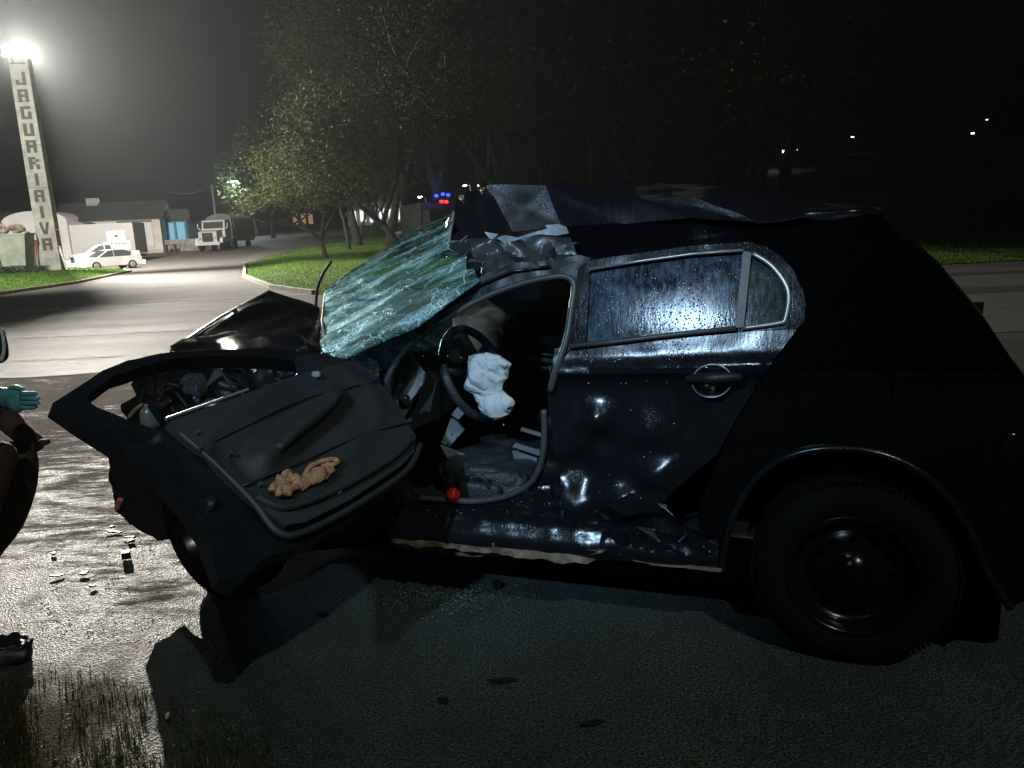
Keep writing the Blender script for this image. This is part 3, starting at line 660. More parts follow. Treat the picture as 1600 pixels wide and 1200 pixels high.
# ---- utility pole, wire, street lamps
M['polec'] = simple('pole_concrete', (.36, .35, .33), .85, var=.15)
up0 = frame_at(341, 375, 93); up = thing('utility_pole', 'pale concrete utility pole rising behind the parked lorry', 'utility pole', up0, 0)
zt = zat(336, 290, 93) - up0.z
MB().tube([(0, 0, 0), (0, 0, zt)], [.17, .12], 10).build('pole', M['polec'], up); MB().box((0, 0, zt - .3), (1.3, .1, .12)).build('crossarm', M['brownwood'], up)
a = Vector((0, 0, zt - .1)); b = D(255, 298, 90) - up0
MB().tube([a.lerp(b, k/10) - Vector((0, 0, .6*math.sin(math.pi*k/10))) for k in range(11)], .028, 5).build('wire', M['darkopen'], up)
def lamp_post(px, py, dep, lab, watt, col=(.85, .95, 1), r=.22, h=None, group=None, mat='lens2'):
    p = D(px, py, dep); g0 = hz(p.x, p.y) if h is None else p.z - h
    o = thing('street_lamp', lab, 'street lamp', (p.x, p.y, g0), 0, group); hh = p.z - g0
    MB().tube([(.9, 0, 0), (.9, 0, hh*.9), (.7, 0, hh+.1), (.1, 0, hh+.12)], .07, 6).build('pole', M['greysteel'], o)
    l = MB(); l.lathe([(0, -r*.3), (r*.8, -r*.25), (r, 0), (r*.8, r*.25), (0, r*.3)], 12, Matrix.Translation((0, 0, hh)) @ Matrix.Rotation(R(90), 4, 'X')); l.build('lamp_head', M[mat], o)
    if watt: point('street_lamp_glow', (p.x, p.y - .1, p.z - r*.9), watt, col, .15)
    return o
lamp_post(363, 284, 98, 'lit street lamp half hidden by foliage right of the utility pole', 4000)
M['farlamp'] = glow('far_lamp', (.80, .95, 1, 1), 12); M['farwarm'] = glow('far_warm_lamp', (1, .95, .85, 1), 6)
lamp_post(1221, 237, 300, 'brightest pale lamp on the dark hillside, left of the others', 0, r=1.5, mat='farlamp')
lamp_post(1521, 208, 400, 'bluish lamp far right on the dark hillside', 0, r=1.1, mat='farlamp')
lamp_post(1332, 214, 400, 'small white lamp between the two brighter hillside lamps', 0, r=.8, mat='farwarm')
lamp_post(1542, 187, 500, 'tiny warm lamp just above the bluish hillside lamp', 0, r=.7, mat='farwarm')
for k_, (px, py) in enumerate(((1246, 234), (1258, 230), (1272, 228), (1281, 223), (1284, 237))):
    lamp_post(px, py, 450, ('first tiny light right of the brightest hillside lamp', 'second tiny light right of the brightest hillside lamp', 'third tiny light right of the brightest hillside lamp', 'upper one of the two tiny lights ending the hillside row', 'lower one of the two tiny lights ending the hillside row')[k_], 0, r=.35, group='row of tiny hillside lights', mat='farwarm')
for px, py, lab in ((726, 290, 'left of two small white lamps just above the torn roof corner'), (750, 290, 'right of two small white lamps just above the torn roof corner'), (656, 308, 'white lamp among branches left of the red and blue beacons')):
    lamp_post(px, py, 120, lab, 0, r=.30, mat='lens2')
jl = thing('street_lamp', 'tall street lamp outside the left edge lighting the junction and warehouses', 'street lamp', (-25.4, 22.6, 0), R(50))
MB().tube([(0, 0, 0), (0, 0, 9.6), (.5, 0, 10.1), (1.6, 0, 10.2)], [.11, .08, .05, .05], 8).build('pole', M['greysteel'], jl); MB().box((1.7, 0, 10.17), (.6, .26, .12)).build('lamp_head', M['greysteel'], jl)
spot('street_lamp_light', (-24.3, 23.9, 10.0), (-27, 46, 0), 30000, (1.0, .95, .86), 150, .8, .15)
# ---- lit street far behind the tree row
M['shopglow'] = glow('lit_shop_front', (.95, .98, 1, 1), 1.1); M['blueglow'] = glow('lit_blue_banner', (.04, .16, .8, 1), .9); M['amber'] = glow('amber_lit_door', (1, .62, .35, 1), .25)
s0 = frame_at(590, 345, 125, z=hz(0, 125)); sb = thing('shop_building', 'white lit shop front with columns glimpsed between the tree trunks', 'building', s0, R(-8))
MB().box((0, 2, 2.0), (10, 4, 3.6)).build('wall', M['whitewall'], sb)
for k in range(6): MB().box((-4 + k*1.6, -.05, 1.6 + .2*(k % 2)), (.9, .08, 1.9)).build('lit_window', M['shopglow'], sb)
MB().box((5.2, -.2, 1.9), (2.6, .12, 1.9)).build('banner', M['blueglow'], sb)
s1_ = frame_at(473, 350, 140, z=hz(0, 140) - .2); sb2 = thing('gate_house', 'brick gate house with amber lit doors at the far end of the side road', 'building', s1_, R(5))
MB().box((0, 1.5, 1.5), (5, 3, 3.0)).build('wall', M['brickred'], sb2); MB().box((-3.4, 1, 1.0), (1.8, .3, 1.2)).build('side_wall', M['whitewall'], sb2)
for x in (-1.2, .2, 1.5): MB().box((x, -.04, 1.3), (.8, .06, 2.1)).build('lit_door', M['amber'], sb2)
q = frame_at(633, 374, 52, z=hz(0, 52) + .25); o = MB().box((-.5, 0, .65), (.28, .3, 1.3)).box((.38, 0, .65), (.24, .3, 1.3)).box((0, 0, 1.28), (1.1, .32, .14)).build('white_sign_frame', M['white']); o.location = q; tag(o, 'white painted frame standing on the grass behind the leaning trunk', 'frame')
# ---- rescue vehicle with beacons behind the windscreen
rv0 = frame_at(690, 400, 41, z=hz(0, 41)); rv = thing('rescue_truck', 'dark rescue truck with red and blue beacons, seen over the broken windscreen', 'rescue truck', rv0, R(20))
zz = zat(686, 308, 41)
M['rescue'] = simple('dark_red_body', (.022, .014, .014), .5)
MB().box((0, 2.0, zz*.55), (2.2, 5, zz*.72)).build('body', M['rescue'], rv); MB().box((0, -1.3, zz*.48), (2.1, 1.6, zz*.62)).build('cab', M['rescue'], rv)
MB().box((0, -2.12, zz*.62), (1.8, .05, zz*.2)).build('windscreen', M['darkopen'], rv)
for x in (-.9, .9):
    for y in (-1.2, 3): l = MB(); l.lathe([(0,-.15),(.5,-.15),(.5,.15),(0,.15)], 16, Matrix.Translation((x, y, .5)) @ Matrix.Rotation(R(90), 4, 'Z')); l.build('wheel', M['tyre'], rv)
lb = MB().box((0, -.6, zz*.95), (1.0, .3, .10)).build('beacon_bar', M['darkopen'], rv)
M['blue'] = glow('blue_beacon', (.03, .05, 1, 1), 4); M['redb'] = glow('red_beacon', (1, .03, .04, 1), 3)
for x, z, k in ((-.34, .18, 'blue'), (.02, .25, 'blue'), (.30, .20, 'blue'), (-.08, -.12, 'redb'), (.18, -.14, 'redb')):
    MB().tube([(x, -.66, zz*.95 + z), (x + .16, -.66, zz*.95 + z)], .075, 8).build('beacon', M[k], lb)
point('beacon_glow', (rv0.x, rv0.y - 1.6, rv0.z + zz + .3), 60, (.2, .25, 1), .1)

# ================================================================== trees
M['bark'] = simple('bark', (.014, .012, .010), .9, var=.4, sc=5, bump=.7, bsc=20)
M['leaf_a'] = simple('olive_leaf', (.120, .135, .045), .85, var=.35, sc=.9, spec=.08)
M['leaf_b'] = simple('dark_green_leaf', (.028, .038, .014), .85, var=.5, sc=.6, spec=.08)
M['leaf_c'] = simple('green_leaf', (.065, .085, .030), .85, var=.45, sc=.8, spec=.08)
def tree(name, lab, x, y, h, spread, forks, nl, leaf, seed, fork_z=.22, lean=(0, 0), lsize=.16, group=None, cr=.9, droop=.0, levels=3, blen=1.5, base=0):
    rr = random.Random(seed); t = thing(name, lab, 'tree', (x, y, hz(x, y) + .05), 0, group)
    mb = MB(); tips = []
    def branch(p, d, ln, r, lv):
        pts = [p]; q = p.copy(); dd = d.copy()
        for k in range(4):
            dd = (dd + Vector((rr.gauss(0, .13), rr.gauss(0, .13), rr.gauss(.03, .08) - droop*lv*.06))).normalized(); q = q + dd * ln/4; pts.append(q.copy())
            if lv >= levels - 1: tips.append((q.copy(), lv))
        mb.tube(pts, [r*(1 - .12*k) for k in range(5)], 7 if lv == 0 else 5, cap=(lv == 0))
        if lv < levels:
            n = forks if lv == 0 else rr.choice((2, 3))
            for k in range(n):
                a = 2*math.pi*(k + rr.uniform(-.25, .25))/n + lv; s = Vector((math.cos(a), math.sin(a), 0)) * spread * (1.0 if lv else .9)
                nd = (dd*.55 + s*.75 + Vector((0, 0, .42 - droop*.12*lv))).normalized()
                branch(pts[-1 - (k % 2 if lv else 0)], nd, ln * rr.uniform(.62, .9) * (blen if lv == 0 else 1), r*.58, lv+1)
    trunk_h = h * fork_z
    branch(Vector((0, 0, -.1)), Vector((lean[0], lean[1], 1)).normalized(), trunk_h, h*.020 + .06, 0)
    zmx = max(p.z for p, _ in tips); sc = h / zmx
    for v in mb.v: v.z = v.z * (1 + (sc-1)*min(1, v.z/zmx))
    mb.build('trunk', M['bark'], t, smooth=True)
    vs = []; fs = []
    for k in range(nl):
        p, lv = rr.choice(tips); p = Vector((p.x, p.y, p.z*(1 + (sc-1)*min(1, p.z/zmx))))
        c = p + Vector([max(-1.8, min(1.8, rr.gauss(0, 1))) * w for w in (cr, cr, cr*.55)])
        if nz(c, .55, seed) < -.18 or c.z < h*base*(1 + .25*nz(c, .5, 3)): continue
        a = Vector((rr.gauss(0,1), rr.gauss(0,1), rr.gauss(0,.5) - droop*.4)).normalized(); b = a.cross(Vector((rr.gauss(0,1), rr.gauss(0,1), 1))).normalized()
        s = lsize * rr.uniform(.6, 1.4); n = len(vs)
        vs += [c - a*s, c + b*s*.35, c + a*s, c - b*s*.35]; fs.append((n, n+1, n+2, n+3))
    mesh('crown', vs, fs, M[leaf], t); return t
def at_px(px, py, dep): p = D(px, py, dep); return p.x, p.y
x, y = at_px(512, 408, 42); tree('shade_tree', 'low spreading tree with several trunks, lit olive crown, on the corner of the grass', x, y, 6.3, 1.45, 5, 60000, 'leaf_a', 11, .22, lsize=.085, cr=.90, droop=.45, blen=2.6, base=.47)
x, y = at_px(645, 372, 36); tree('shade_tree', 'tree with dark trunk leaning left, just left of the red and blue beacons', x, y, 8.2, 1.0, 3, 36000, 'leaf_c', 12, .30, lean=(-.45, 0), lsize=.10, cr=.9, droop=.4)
x, y = at_px(400, 350, 104); tree('shade_tree', 'bushy tree behind the tail of the parked lorry', x, y, 11.5, .9, 4, 9000, 'leaf_c', 13, .18, lsize=.34, cr=1.3)
x, y = at_px(425, 352, 96); tree('shade_tree', 'bushy dark tree right of the lit street lamp', x, y, 13, .8, 4, 9000, 'leaf_c', 14, .15, lsize=.34, cr=1.4)
for k, (px, dep, h) in enumerate(((545, 58, 7), (562, 68, 6.5), (578, 78, 6.5), (594, 90, 7), (608, 100, 7))):
    x, y = at_px(px, 372, dep); tree('verge_tree', ('nearest slim young tree of the receding row along the verge', 'second slim young tree from the front of the verge row', 'middle slim young tree of the receding verge row', 'fourth slim young tree, next to last of the verge row', 'farthest slim young tree at the end of the verge row')[k], x, y, h, .55, 3, 1700, 'leaf_c', 30+k, .42, lsize=.22, cr=.7, group='row of slim trees along the verge')
for k, (x, y, h, lab) in enumerate(((.6, 33.5, 11, 'added dark tree shading the grass, behind the torn roof corner'), (5.2, 31, 10.5, 'added dark tree shading the grass, behind the middle of the roof'), (10.2, 29, 10, 'added dark tree shading the grass, behind the rear end of the roof'))):
    tree('shade_tree', lab, x, y, h, .95, 4, 36000, 'leaf_b', 90+k, .26, lsize=.09, cr=1.0, droop=.3, base=.24, group='tall dark trees behind the wreck')  # dense trees added to keep the floodlight off the grass at right
BT = [(560, 64, 19), (610, 55, 20), (640, 50, 21), (705, 41, 17), (760, 58, 21), (830, 47, 18), (910, 55, 20), (985, 44, 17), (1060, 52, 19), (1130, 38, 16), (1210, 52, 18), (1310, 34, 15), (1420, 56, 17), (1540, 48, 16)]
for k, (px, dep, h) in enumerate(BT):
    x, y = at_px(px, 370, dep)
    pos = ('leftmost tall tree of the dark wood, edging the grey night sky', 'tall dark tree behind the low spreading olive tree', 'tall tree of the dark wood above the leaning trunk', 'dark forked trunk rising right above the red and blue beacons', 'tall dark tree behind the torn front corner of the roof', 'dark tree above the crumpled roof skin', 'dark tree above the middle of the wreck roof', 'dark tree behind the rear door of the wreck', 'dark tree above the quarter glass of the wreck', 'dark tree left of the brightest hillside lamp', 'dark tree right beside the brightest hillside lamp', 'slim dark trunk rising behind the spoiler of the wreck', 'dark tree in front of the small white hillside lamp', 'rightmost dark tree near the bluish hillside lamp')[k]
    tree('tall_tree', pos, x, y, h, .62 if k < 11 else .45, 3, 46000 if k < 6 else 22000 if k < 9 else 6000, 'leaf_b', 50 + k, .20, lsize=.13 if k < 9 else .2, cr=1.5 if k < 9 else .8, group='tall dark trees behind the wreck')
M['hole'] = simple('recess_shade_black', (.0015, .0015, .0015), .9, spec=0)  # near-black colour stands in for the shade in wheel recesses and under the car
# ================================================================== the wrecked car (child coordinates: x rearwards, y across, z up)
car = thing('wrecked_car', 'black crushed hatchback with torn roof, shattered windscreen and its front door hanging open', 'car', F0, YAW)
def roundbox(name, c, d, mat, parent, p=4, n=10, amp=0, sc=8, ridge=0, rot=None, seed=0):
    bm = bmesh.new(); bmesh.ops.create_cube(bm, size=2); bmesh.ops.subdivide_edges(bm, edges=bm.edges, cuts=n, use_grid_fill=True)
    for v in bm.verts:
        q = v.co; l = (abs(q.x)**p + abs(q.y)**p + abs(q.z)**p) ** (1/p); k = q.normalized(); q = q / l
        w = Vector((q.x*d[0]/2, q.y*d[1]/2, q.z*d[2]/2)); w += k * (amp*nz(w, sc, seed) + ridge*(abs(nz(w, sc*1.5, seed+2)) - .3))
        if rot: w = rot @ w
        v.co = w + Vector(c)
    me = bpy.data.meshes.new(name); bm.to_mesh(me); bm.free(); me.shade_smooth(); return link(name, me, mat, parent)
P_, PD, PL, TR = M['paint'], M['paint_dull'], M['plastic'], M['trim']
# --- flank behind the rear door: roof rail, quarter, rear corner
rear_prof = [(1376, 332), (1402, 360), (1470, 420), (1540, 500), (1580, 560), (1640, 640), (1690, 760), (1680, 900)]
panel('quarter_panel', [(922, 404), (1000, 386), (1100, 372), (1180, 362), (1290, 346)] + rear_prof + [(1580, 950), (1545, 900), (1515, 830), (1470, 765), (1410, 722), (1335, 702), (1255, 706), (1190, 738), (1148, 800), (1131, 860), (1128, 893), (1100, 882), (1090, 800), (1125, 712), (1152, 655), (1206, 571), (1248, 514), (1259, 503), (1260, 478), (1254, 448), (1242, 421), (1222, 399), (1197, 384), (1168, 378), (1080, 390), (922, 414)], SD, M['shaded_gloss'], car, sp=12, thick=.03, dent=.002, sharp=60)
panel('wheel_arch_liner', [(1100, 900), (1105, 800), (1150, 690), (1330, 660), (1500, 720), (1570, 880), (1560, 1000), (1400, 1040), (1200, 1010)], lambda x, y: LT(x, y, .26), M['hole'], car, sp=40, thick=.02)
ring = [SD(x, y, -.004) for x, y in ((1580, 950), (1545, 900), (1515, 830), (1470, 765), (1410, 722), (1335, 702), (1255, 706), (1190, 738), (1148, 800), (1131, 860), (1128, 893))]
MB().tube(curve(ring, 6), .012, 8).build('arch_lip', P_, car, smooth=True)
# tail: tailgate, bumper, lamp, spoiler
prof = [SD(x, y) for x, y in rear_prof]
tv = []; tt = []
NT_ = 12
for k in range(NT_ + 1):
    for p in prof:
        e = 1.62 - 2*p.y; f = k/NT_; tv.append(Vector((p.x + .07*math.sin(math.pi*f), p.y + e*f, p.z)))
n_ = len(prof)
for k in range(NT_):
    for i in range(n_-1): a = k*n_+i; tt += [(a, a+1, a+n_+1), (a, a+n_+1, a+n_)]
sheet('tailgate', tv, tt, P_, car, thick=.02, eye=Vector((9, .8, 1)), sharp=40)
roundbox('rear_bumper', (prof[6].x - .02, .8, .48), (.30, 1.60, .36), P_, car, p=5)
roundbox('tail_lamp', SD(1565, 703, -.012) + Vector((.02, .03, 0)), (.05, .05, .10), M['darkred'], car)
sp_ = [LT(1290, 338, .30), LT(1376, 325, .35), LT(1383, 330, .35), LT(1376, 342, .30)]
roundbox('rear_spoiler', (sp_[1].x - .15, .81, sp_[1].z - .012), (.30, 1.05, .045), P_, car, p=5)
# --- roof skin, crumpled and peeled up at its front corner
q = lambda x, y, t: LT(x, y, t)
rv = [q(713, 308, .42), q(766, 289, .25), q(852, 290, .29), q(1000, 285, .92), q(1120, 290, .92), q(1250, 317, .85), q(1378, 327, .80),
      q(704, 376, .43), q(757, 374, .34), q(800, 362, .22), q(880, 357, .27), q(962, 351, .235), q(1085, 340, .20), q(1180, 346, .17), q(1290, 340, .18), q(1372, 335, .16), q(822, 326, .265), q(900, 316, .24), q(1000, 314, .225), q(1090, 317, .185)]
facets('roof_skin', rv, [(0, 7, 8), (0, 8, 1), (8, 9, 1), (9, 16, 1), (9, 10, 16), (16, 10, 2), (1, 16, 2), (2, 10, 17), (10, 11, 17), (11, 18, 17), (11, 12, 18), (12, 19, 18), (2, 17, 3), (17, 18, 3), (3, 18, 4), (18, 19, 4), (12, 13, 19), (13, 4, 19), (4, 13, 14, 5), (5, 14, 15, 6)], M['roofpaint'], car, cuts=7, dent=.012, dsc=6, ridge=.007, thick=.005, sharp=34)
far = [Vector((rv[i].x + (.12 if i == 0 else 0), 1.48, 1.34 + .02*math.sin(i))) for i in range(7)]
mid = [Vector(((rv[i].x + far[i].x)/2, 1.2, max(1.38, rv[i].z - .05))) for i in range(7)]
facets('roof_far_side', rv[:7] + mid + far, [f for i in range(6) for f in ((i, i+1, 8+i, 7+i), (7+i, 8+i, 15+i, 14+i))], P_, car, cuts=3, dent=.008, eye=Vector((1.5, 1, 9)))
panel('roof_flange', [(776, 372), (800, 362), (850, 352), (872, 350), (888, 356), (890, 364), (870, 368), (840, 366), (815, 374), (790, 381)], lambda x, y: LT(x, y, .27 - (x-776)*.0003), M['grey_metal'], car, sp=7, thick=.006, dent=.006, dsc=25)
M['crumple'] = wet_paint('crumpled_dark_sheet', (.05, .05, .058), .18, .45)
panel('header_lining', [(733, 372), (760, 372), (790, 380), (838, 367), (892, 364), (915, 382), (918, 402), (850, 410), (800, 414), (762, 430), (744, 410)], lambda x, y: LT(x, y, .24 + .0002*(x-733)), M['crumple'], car, sp=5, thick=.006, dent=.012, dsc=11, ridge=.020, sharp=28)
panel('roof_side', [(885, 354), (962, 348), (1085, 338), (1180, 344), (1290, 338), (1374, 333), (1380, 340), (1290, 352), (1180, 368), (1100, 380), (1000, 394), (926, 412), (905, 406)], lambda x, y: SD(x, y, .07), M['shaded_gloss'], car, sp=14, thick=.02, dent=.006)
panel('pillar_gusset', [(730, 395), (752, 398), (775, 414), (772, 436), (750, 450), (733, 440), (728, 415)], lambda x, y: LT(x, y, .30), PD, car, sp=8, thick=.01, dent=.01, dsc=18)
panel('torn_edge', [(708, 330), (714, 336), (713, 360), (706, 376), (700, 380), (703, 350)], lambda x, y: LT(x, y, .48), simple('beige_headliner_edge', (.42, .34, .27), .8), car, sp=6, thick=.01, dent=.004, dsc=30)
panel('headliner', [(700, 380), (760, 376), (900, 370), (1160, 380), (1160, 400), (900, 430), (760, 440)], lambda x, y: LT(x, y, .75), PL, car, sp=30, thick=.01)
# --- front pillar and door opening
panel('windscreen_pillar', [(506, 560), (524, 553), (560, 543), (640, 503), (700, 464), (745, 436), (762, 426), (800, 412), (850, 408), (905, 398), (926, 404), (920, 420), (908, 455), (898, 500), (890, 546), (876, 562), (884, 530), (892, 480), (897, 445), (888, 433), (860, 432), (820, 440), (780, 453), (740, 471), (700, 495), (660, 521), (635, 542), (615, 568), (604, 600), (600, 650), (582, 640), (572, 590), (548, 572)], SD, PD, car, sp=9, thick=.035, dent=.006, dsc=14, sharp=30)
MB().tube([SD(x, y, -.012) for x, y in ((628, 522), (700, 476), (748, 446), (800, 424), (860, 416))], .005, 8).build('pillar_rail', P_, car, smooth=True)
op = [(603, 640), (603, 605), (612, 578), (632, 549), (660, 524), (700, 497), (740, 473), (780, 455), (820, 442), (862, 433), (886, 433), (897, 446), (893, 482), (885, 530), (870, 575), (860, 610)]
MB().tube(curve([SD(x, y, -.006) for x, y in op], 6), .011, 10).build('door_seal', M['seal'], car, smooth=True)
op2 = [(850, 640), (850, 690), (843, 730), (826, 757), (792, 775), (745, 783), (700, 781), (655, 778)]
MB().tube(curve([SD(x, y, .03) for x, y in op2], 6), .011, 10).build('door_seal', M['seal'], car, smooth=True)
panel('centre_pillar', [(866, 545), (892, 540), (900, 620), (882, 700), (900, 800), (862, 812), (838, 800), (806, 788), (836, 762), (850, 730), (856, 690), (856, 620)], lambda x, y: SD(x, y, .045), PD, car, sp=8, thick=.03, dent=.01, dsc=18)
facets('broken_bracket', [SD(636, 518, -.02), SD(662, 522, -.03), SD(648, 545, -.035), SD(646, 526, -.05)], [(0, 1, 3), (1, 2, 3), (2, 0, 3)], M['crumple'] if 'crumple' in M else PD, car, cuts=3, dent=.006, dsc=30)
roundbox('door_hinge', SD(632, 628, .02), (.04, .03, .05), PD, car, p=4)
panel('hinge_pillar', [(540, 560), (604, 600), (602, 660), (618, 740), (650, 790), (612, 800), (560, 720)], lambda x, y: SD(x, y, .03), PD, car, sp=14, thick=.04, dent=.012, dsc=12)
# --- rear door
DL = [(862, 578), (1000, 585), (1060, 590), (1203, 570)]
c0, c1_ = SD(862, 580), SD(1203, 570)
def door_shape(p):
    zl = c0.z + (c1_.z - c0.z) * (p.x - c0.x) / (c1_.x - c0.x); d = p.z - zl
    o = .016 * math.exp(-(d/.022)**2) - .014 * (1/(1+math.exp(-d*-90))) * 0 + (-.018 if d < -.02 else 0) * min(1, max(0, (-d-.02)/.05))
    k = max(0, min(1, (c0.z - .12 - p.z)/.25)) * max(0, min(1, 1.25 - (p.x - c0.x)/.9))
    o += k * (.040*nz(p, 6, 3) + .034*nz(p, 12, 4) + .050*(.35 - abs(nz(p, 7, 8))))
    for (cx, cy, r, a) in DB: 
        e = ((p.x-cx)**2 + (p.z-cy)**2) / r**2
        if e < 6: o += a * math.exp(-e)
    return o
DB = [(*[SD(932, 655)[i] for i in (0, 2)], .05, .035), (*[SD(938, 690)[i] for i in (0, 2)], .045, -.03), (*[SD(1010, 680)[i] for i in (0, 2)], .06, .018), (*[SD(985, 785)[i] for i in (0, 2)], .07, .03)]
rd = panel('rear_door', [(893, 546), (1000, 531), (1150, 514), (1246, 508), (1244, 516), (1203, 571), (1150, 655), (1120, 712), (1072, 752), (1042, 775), (1036, 800), (1064, 830), (1118, 846), (1122, 862), (1000, 858), (940, 856), (905, 835), (880, 800), (868, 720), (854, 640), (856, 605), (868, 574)], SD, P_, car, sp=8, thick=.035, extra=door_shape, dent=.002, sharp=35)
panel('door_window_frame', [(903, 420), (925, 406), (1080, 384), (1168, 378), (1196, 385), (1220, 400), (1240, 422), (1252, 448), (1258, 478), (1257, 503), (1244, 514), (1150, 518), (893, 548)], lambda x, y: SD(x, y, -.004), M['framepaint'], rd, holes=[[(921, 424), (1080, 398), (1162, 392), (1151, 510), (1040, 520), (916, 534)], [(1173, 395), (1192, 405), (1208, 420), (1222, 439), (1230, 461), (1231, 485), (1226, 503), (1160, 510)]], sp=9, thick=.02, dent=.002, sharp=40)
wc = SD(1112, 448)
M['win'] = m_window('wet_side_glass', (.050, .085, .135), (wc.x, wc.y, wc.z)); M['qwin'] = m_window('wet_quarter_glass', (.060, .075, .080))
panel('window_glass', [(918, 420), (1080, 395), (1165, 390), (1154, 513), (1040, 523), (912, 537)], lambda x, y: SD(x, y, .010), M['win'], rd, sp=16, thick=.004)
panel('quarter_glass', [(1170, 392), (1192, 402), (1211, 418), (1225, 438), (1234, 461), (1235, 486), (1229, 507), (1157, 513)], lambda x, y: SD(x, y, .010), M['qwin'], rd, sp=12, thick=.004)
panel('window_divider', [(1161, 392), (1174, 394), (1162, 511), (1149, 512)], lambda x, y: SD(x, y, -.012), M['seal'], rd, sp=9, thick=.012)
MB().tube(curve([SD(x, y, -.012) for x, y in ((1176, 396), (1207, 417), (1231, 455), (1227, 497), (1216, 505), (1160, 513))], 5), .007, 8).build('window_trim', M['chrome'], rd, smooth=True)
MB().tube([SD(x, y, -.016) for x, y in ((892, 541), (960, 534), (1060, 522), (1150, 513))], .008, 8).build('belt_strip', M['seal'], rd, smooth=True)
MB().tube([SD(x, y, -.010) for x, y in ((920, 421), (1000, 408), (1080, 397), (1160, 391))], .005, 6).build('window_trim', M['chrome'], rd, smooth=True)
# handle: round recess, rim and pull bar
hc = SD(1113, 593); sc_ = (SD(1143, 593) - hc).length; ux = (SD(1143, 592) - SD(1083, 594)).normalized()
cup = MB(); vs = []; rings = [(1.06, -.020), (1.0, -.024), (.93, -.018), (.7, .004), (.35, .020), (.02, .024)]
for r, dy in rings:
    for k in range(36):
        a = 2*math.pi*k/36; vs.append(hc + ux*(sc_*r*math.cos(a)) + Vector((0, dy, sc_*.86*r*math.sin(a))))
cup.add(vs, [(i*36+k, i*36+(k+1) % 36, (i+1)*36+(k+1) % 36, (i+1)*36+k) for i in range(len(rings)-1) for k in range(36)])
cup.build('handle_cup', P_, rd, smooth=True)
MB().tube([hc + ux*(sc_*1.03*math.cos(a)) + Vector((0, -.022, sc_*.90*math.sin(a))) for a in [2*math.pi*k/40 for k in range(41)]], .0028, 6, cap=False).build('handle_rim', M['chrome'], rd, smooth=True)
hb = [SD(1072, 592, -.025), SD(1085, 592, -.035), SD(1113, 591, -.052), SD(1140, 590, -.042), SD(1158, 589, -.026)]
MB().tube(curve(hb, 5), [.010 + .007*math.sin(math.pi*k/20) for k in range(21)], 12).build('door_handle', PL, rd, smooth=True)
# --- sill
panel('door_step', [(640, 776), (740, 783), (800, 776), (838, 772), (862, 812), (850, 815), (750, 800), (640, 790)], lambda x, y: SD(x, y, .035), PD, car, sp=8, thick=.03, dent=.006, dsc=16)
panel('rocker_panel', [(611, 800), (640, 790), (750, 797), (862, 806), (930, 822), (1010, 838), (1122, 852), (1126, 886), (1040, 876), (940, 868), (850, 850), (760, 842), (690, 834), (640, 834), (612, 826)], lambda x, y: SD(x, y, -.004 + .0004*max(0, y-820)), P_, car, sp=7, thick=.03, dent=.007, dsc=7, ridge=.004, sharp=45, extra=lambda p: .045*math.sin(max(0, min(1, (p.z-.25)/.12))*math.pi))
panel('scraped_sill', [(611, 824), (640, 829), (668, 838), (700, 835), (760, 845), (800, 846), (830, 856), (852, 853), (880, 864), (906, 868), (930, 874), (918, 880), (900, 876), (880, 881), (850, 872), (820, 872), (780, 864), (742, 863), (690, 854), (655, 855), (612, 845)], lambda x, y: SD(x, y, -.028), M['underseal'], car, sp=6, thick=.05, dent=.012, dsc=16, ridge=.008)
panel('scraped_sill', [(985, 874), (1010, 872), (1040, 880), (1090, 883), (1128, 890), (1126, 894), (1070, 888), (1020, 884)], lambda x, y: SD(x, y, -.02), M['underseal'], car, sp=6, thick=.03, dent=.008, dsc=16)
panel('torn_sill_strip', [(612, 850), (640, 851), (690, 857), (700, 862), (740, 862), (795, 868), (740, 870), (660, 862), (625, 858)], lambda x, y: SD(x, y, .03), M['underseal'], car, sp=8, thick=.012, dent=.006, dsc=20)
panel('crushed_sill_end', [(940, 830), (985, 822), (1060, 836), (1120, 844), (1123, 862), (1100, 868), (1050, 862), (980, 872), (935, 866)], lambda x, y: SD(x, y, -.02), P_, car, sp=6, thick=.01, dent=.010, dsc=13, ridge=.012, sharp=28)
panel('bent_door_skin', [(950, 790), (985, 772), (1030, 766), (1042, 778), (1030, 800), (975, 806)], lambda x, y: SD(x, y, -.03), P_, car, sp=6, thick=.008, dent=.008, dsc=15)
roundbox('underbody', (1.35, .80, .24), (2.7, 1.40, .22), M['hole'], car, p=6)
roundbox('undertray_light_block', (.05, .82, .22), (.95, 1.20, .26), M['rubber'], car, p=6)  # unseen block added to stop floodlight leaking under the front
MB().prism([(-.45, .16), (3.0, .22), (3.05, .95), (1.0, .93), (-.1, .80), (-.45, .55)], 1.56, 1.60).build('far_flank', P_, car)  # unseen far side of the car, added to block the floodlight
# --- broken windscreen
wsp = plane3(LT(512, 550, .05), LT(505, 470, 1.28), LT(746, 436, .20))
wa = SD(520, 552); 
panel('windscreen', [(499, 516), (506, 552), (526, 562), (566, 550), (645, 512), (706, 474), (752, 446), (738, 410), (730, 378), (716, 352), (711, 335), (692, 343), (650, 361), (600, 392), (560, 418), (530, 439), (511, 456), (505, 500)], wsp, M['screen'], car, sp=7, thick=.005, dent=.030, dsc=2.2, ridge=.010, sharp=80)
MB().tube([wsp(x, y) for x, y in ((508, 540), (503, 500), (508, 458), (530, 438), (600, 391), (650, 360), (711, 334))], .006, 6).build('screen_edge', M['beige'], car, smooth=True)
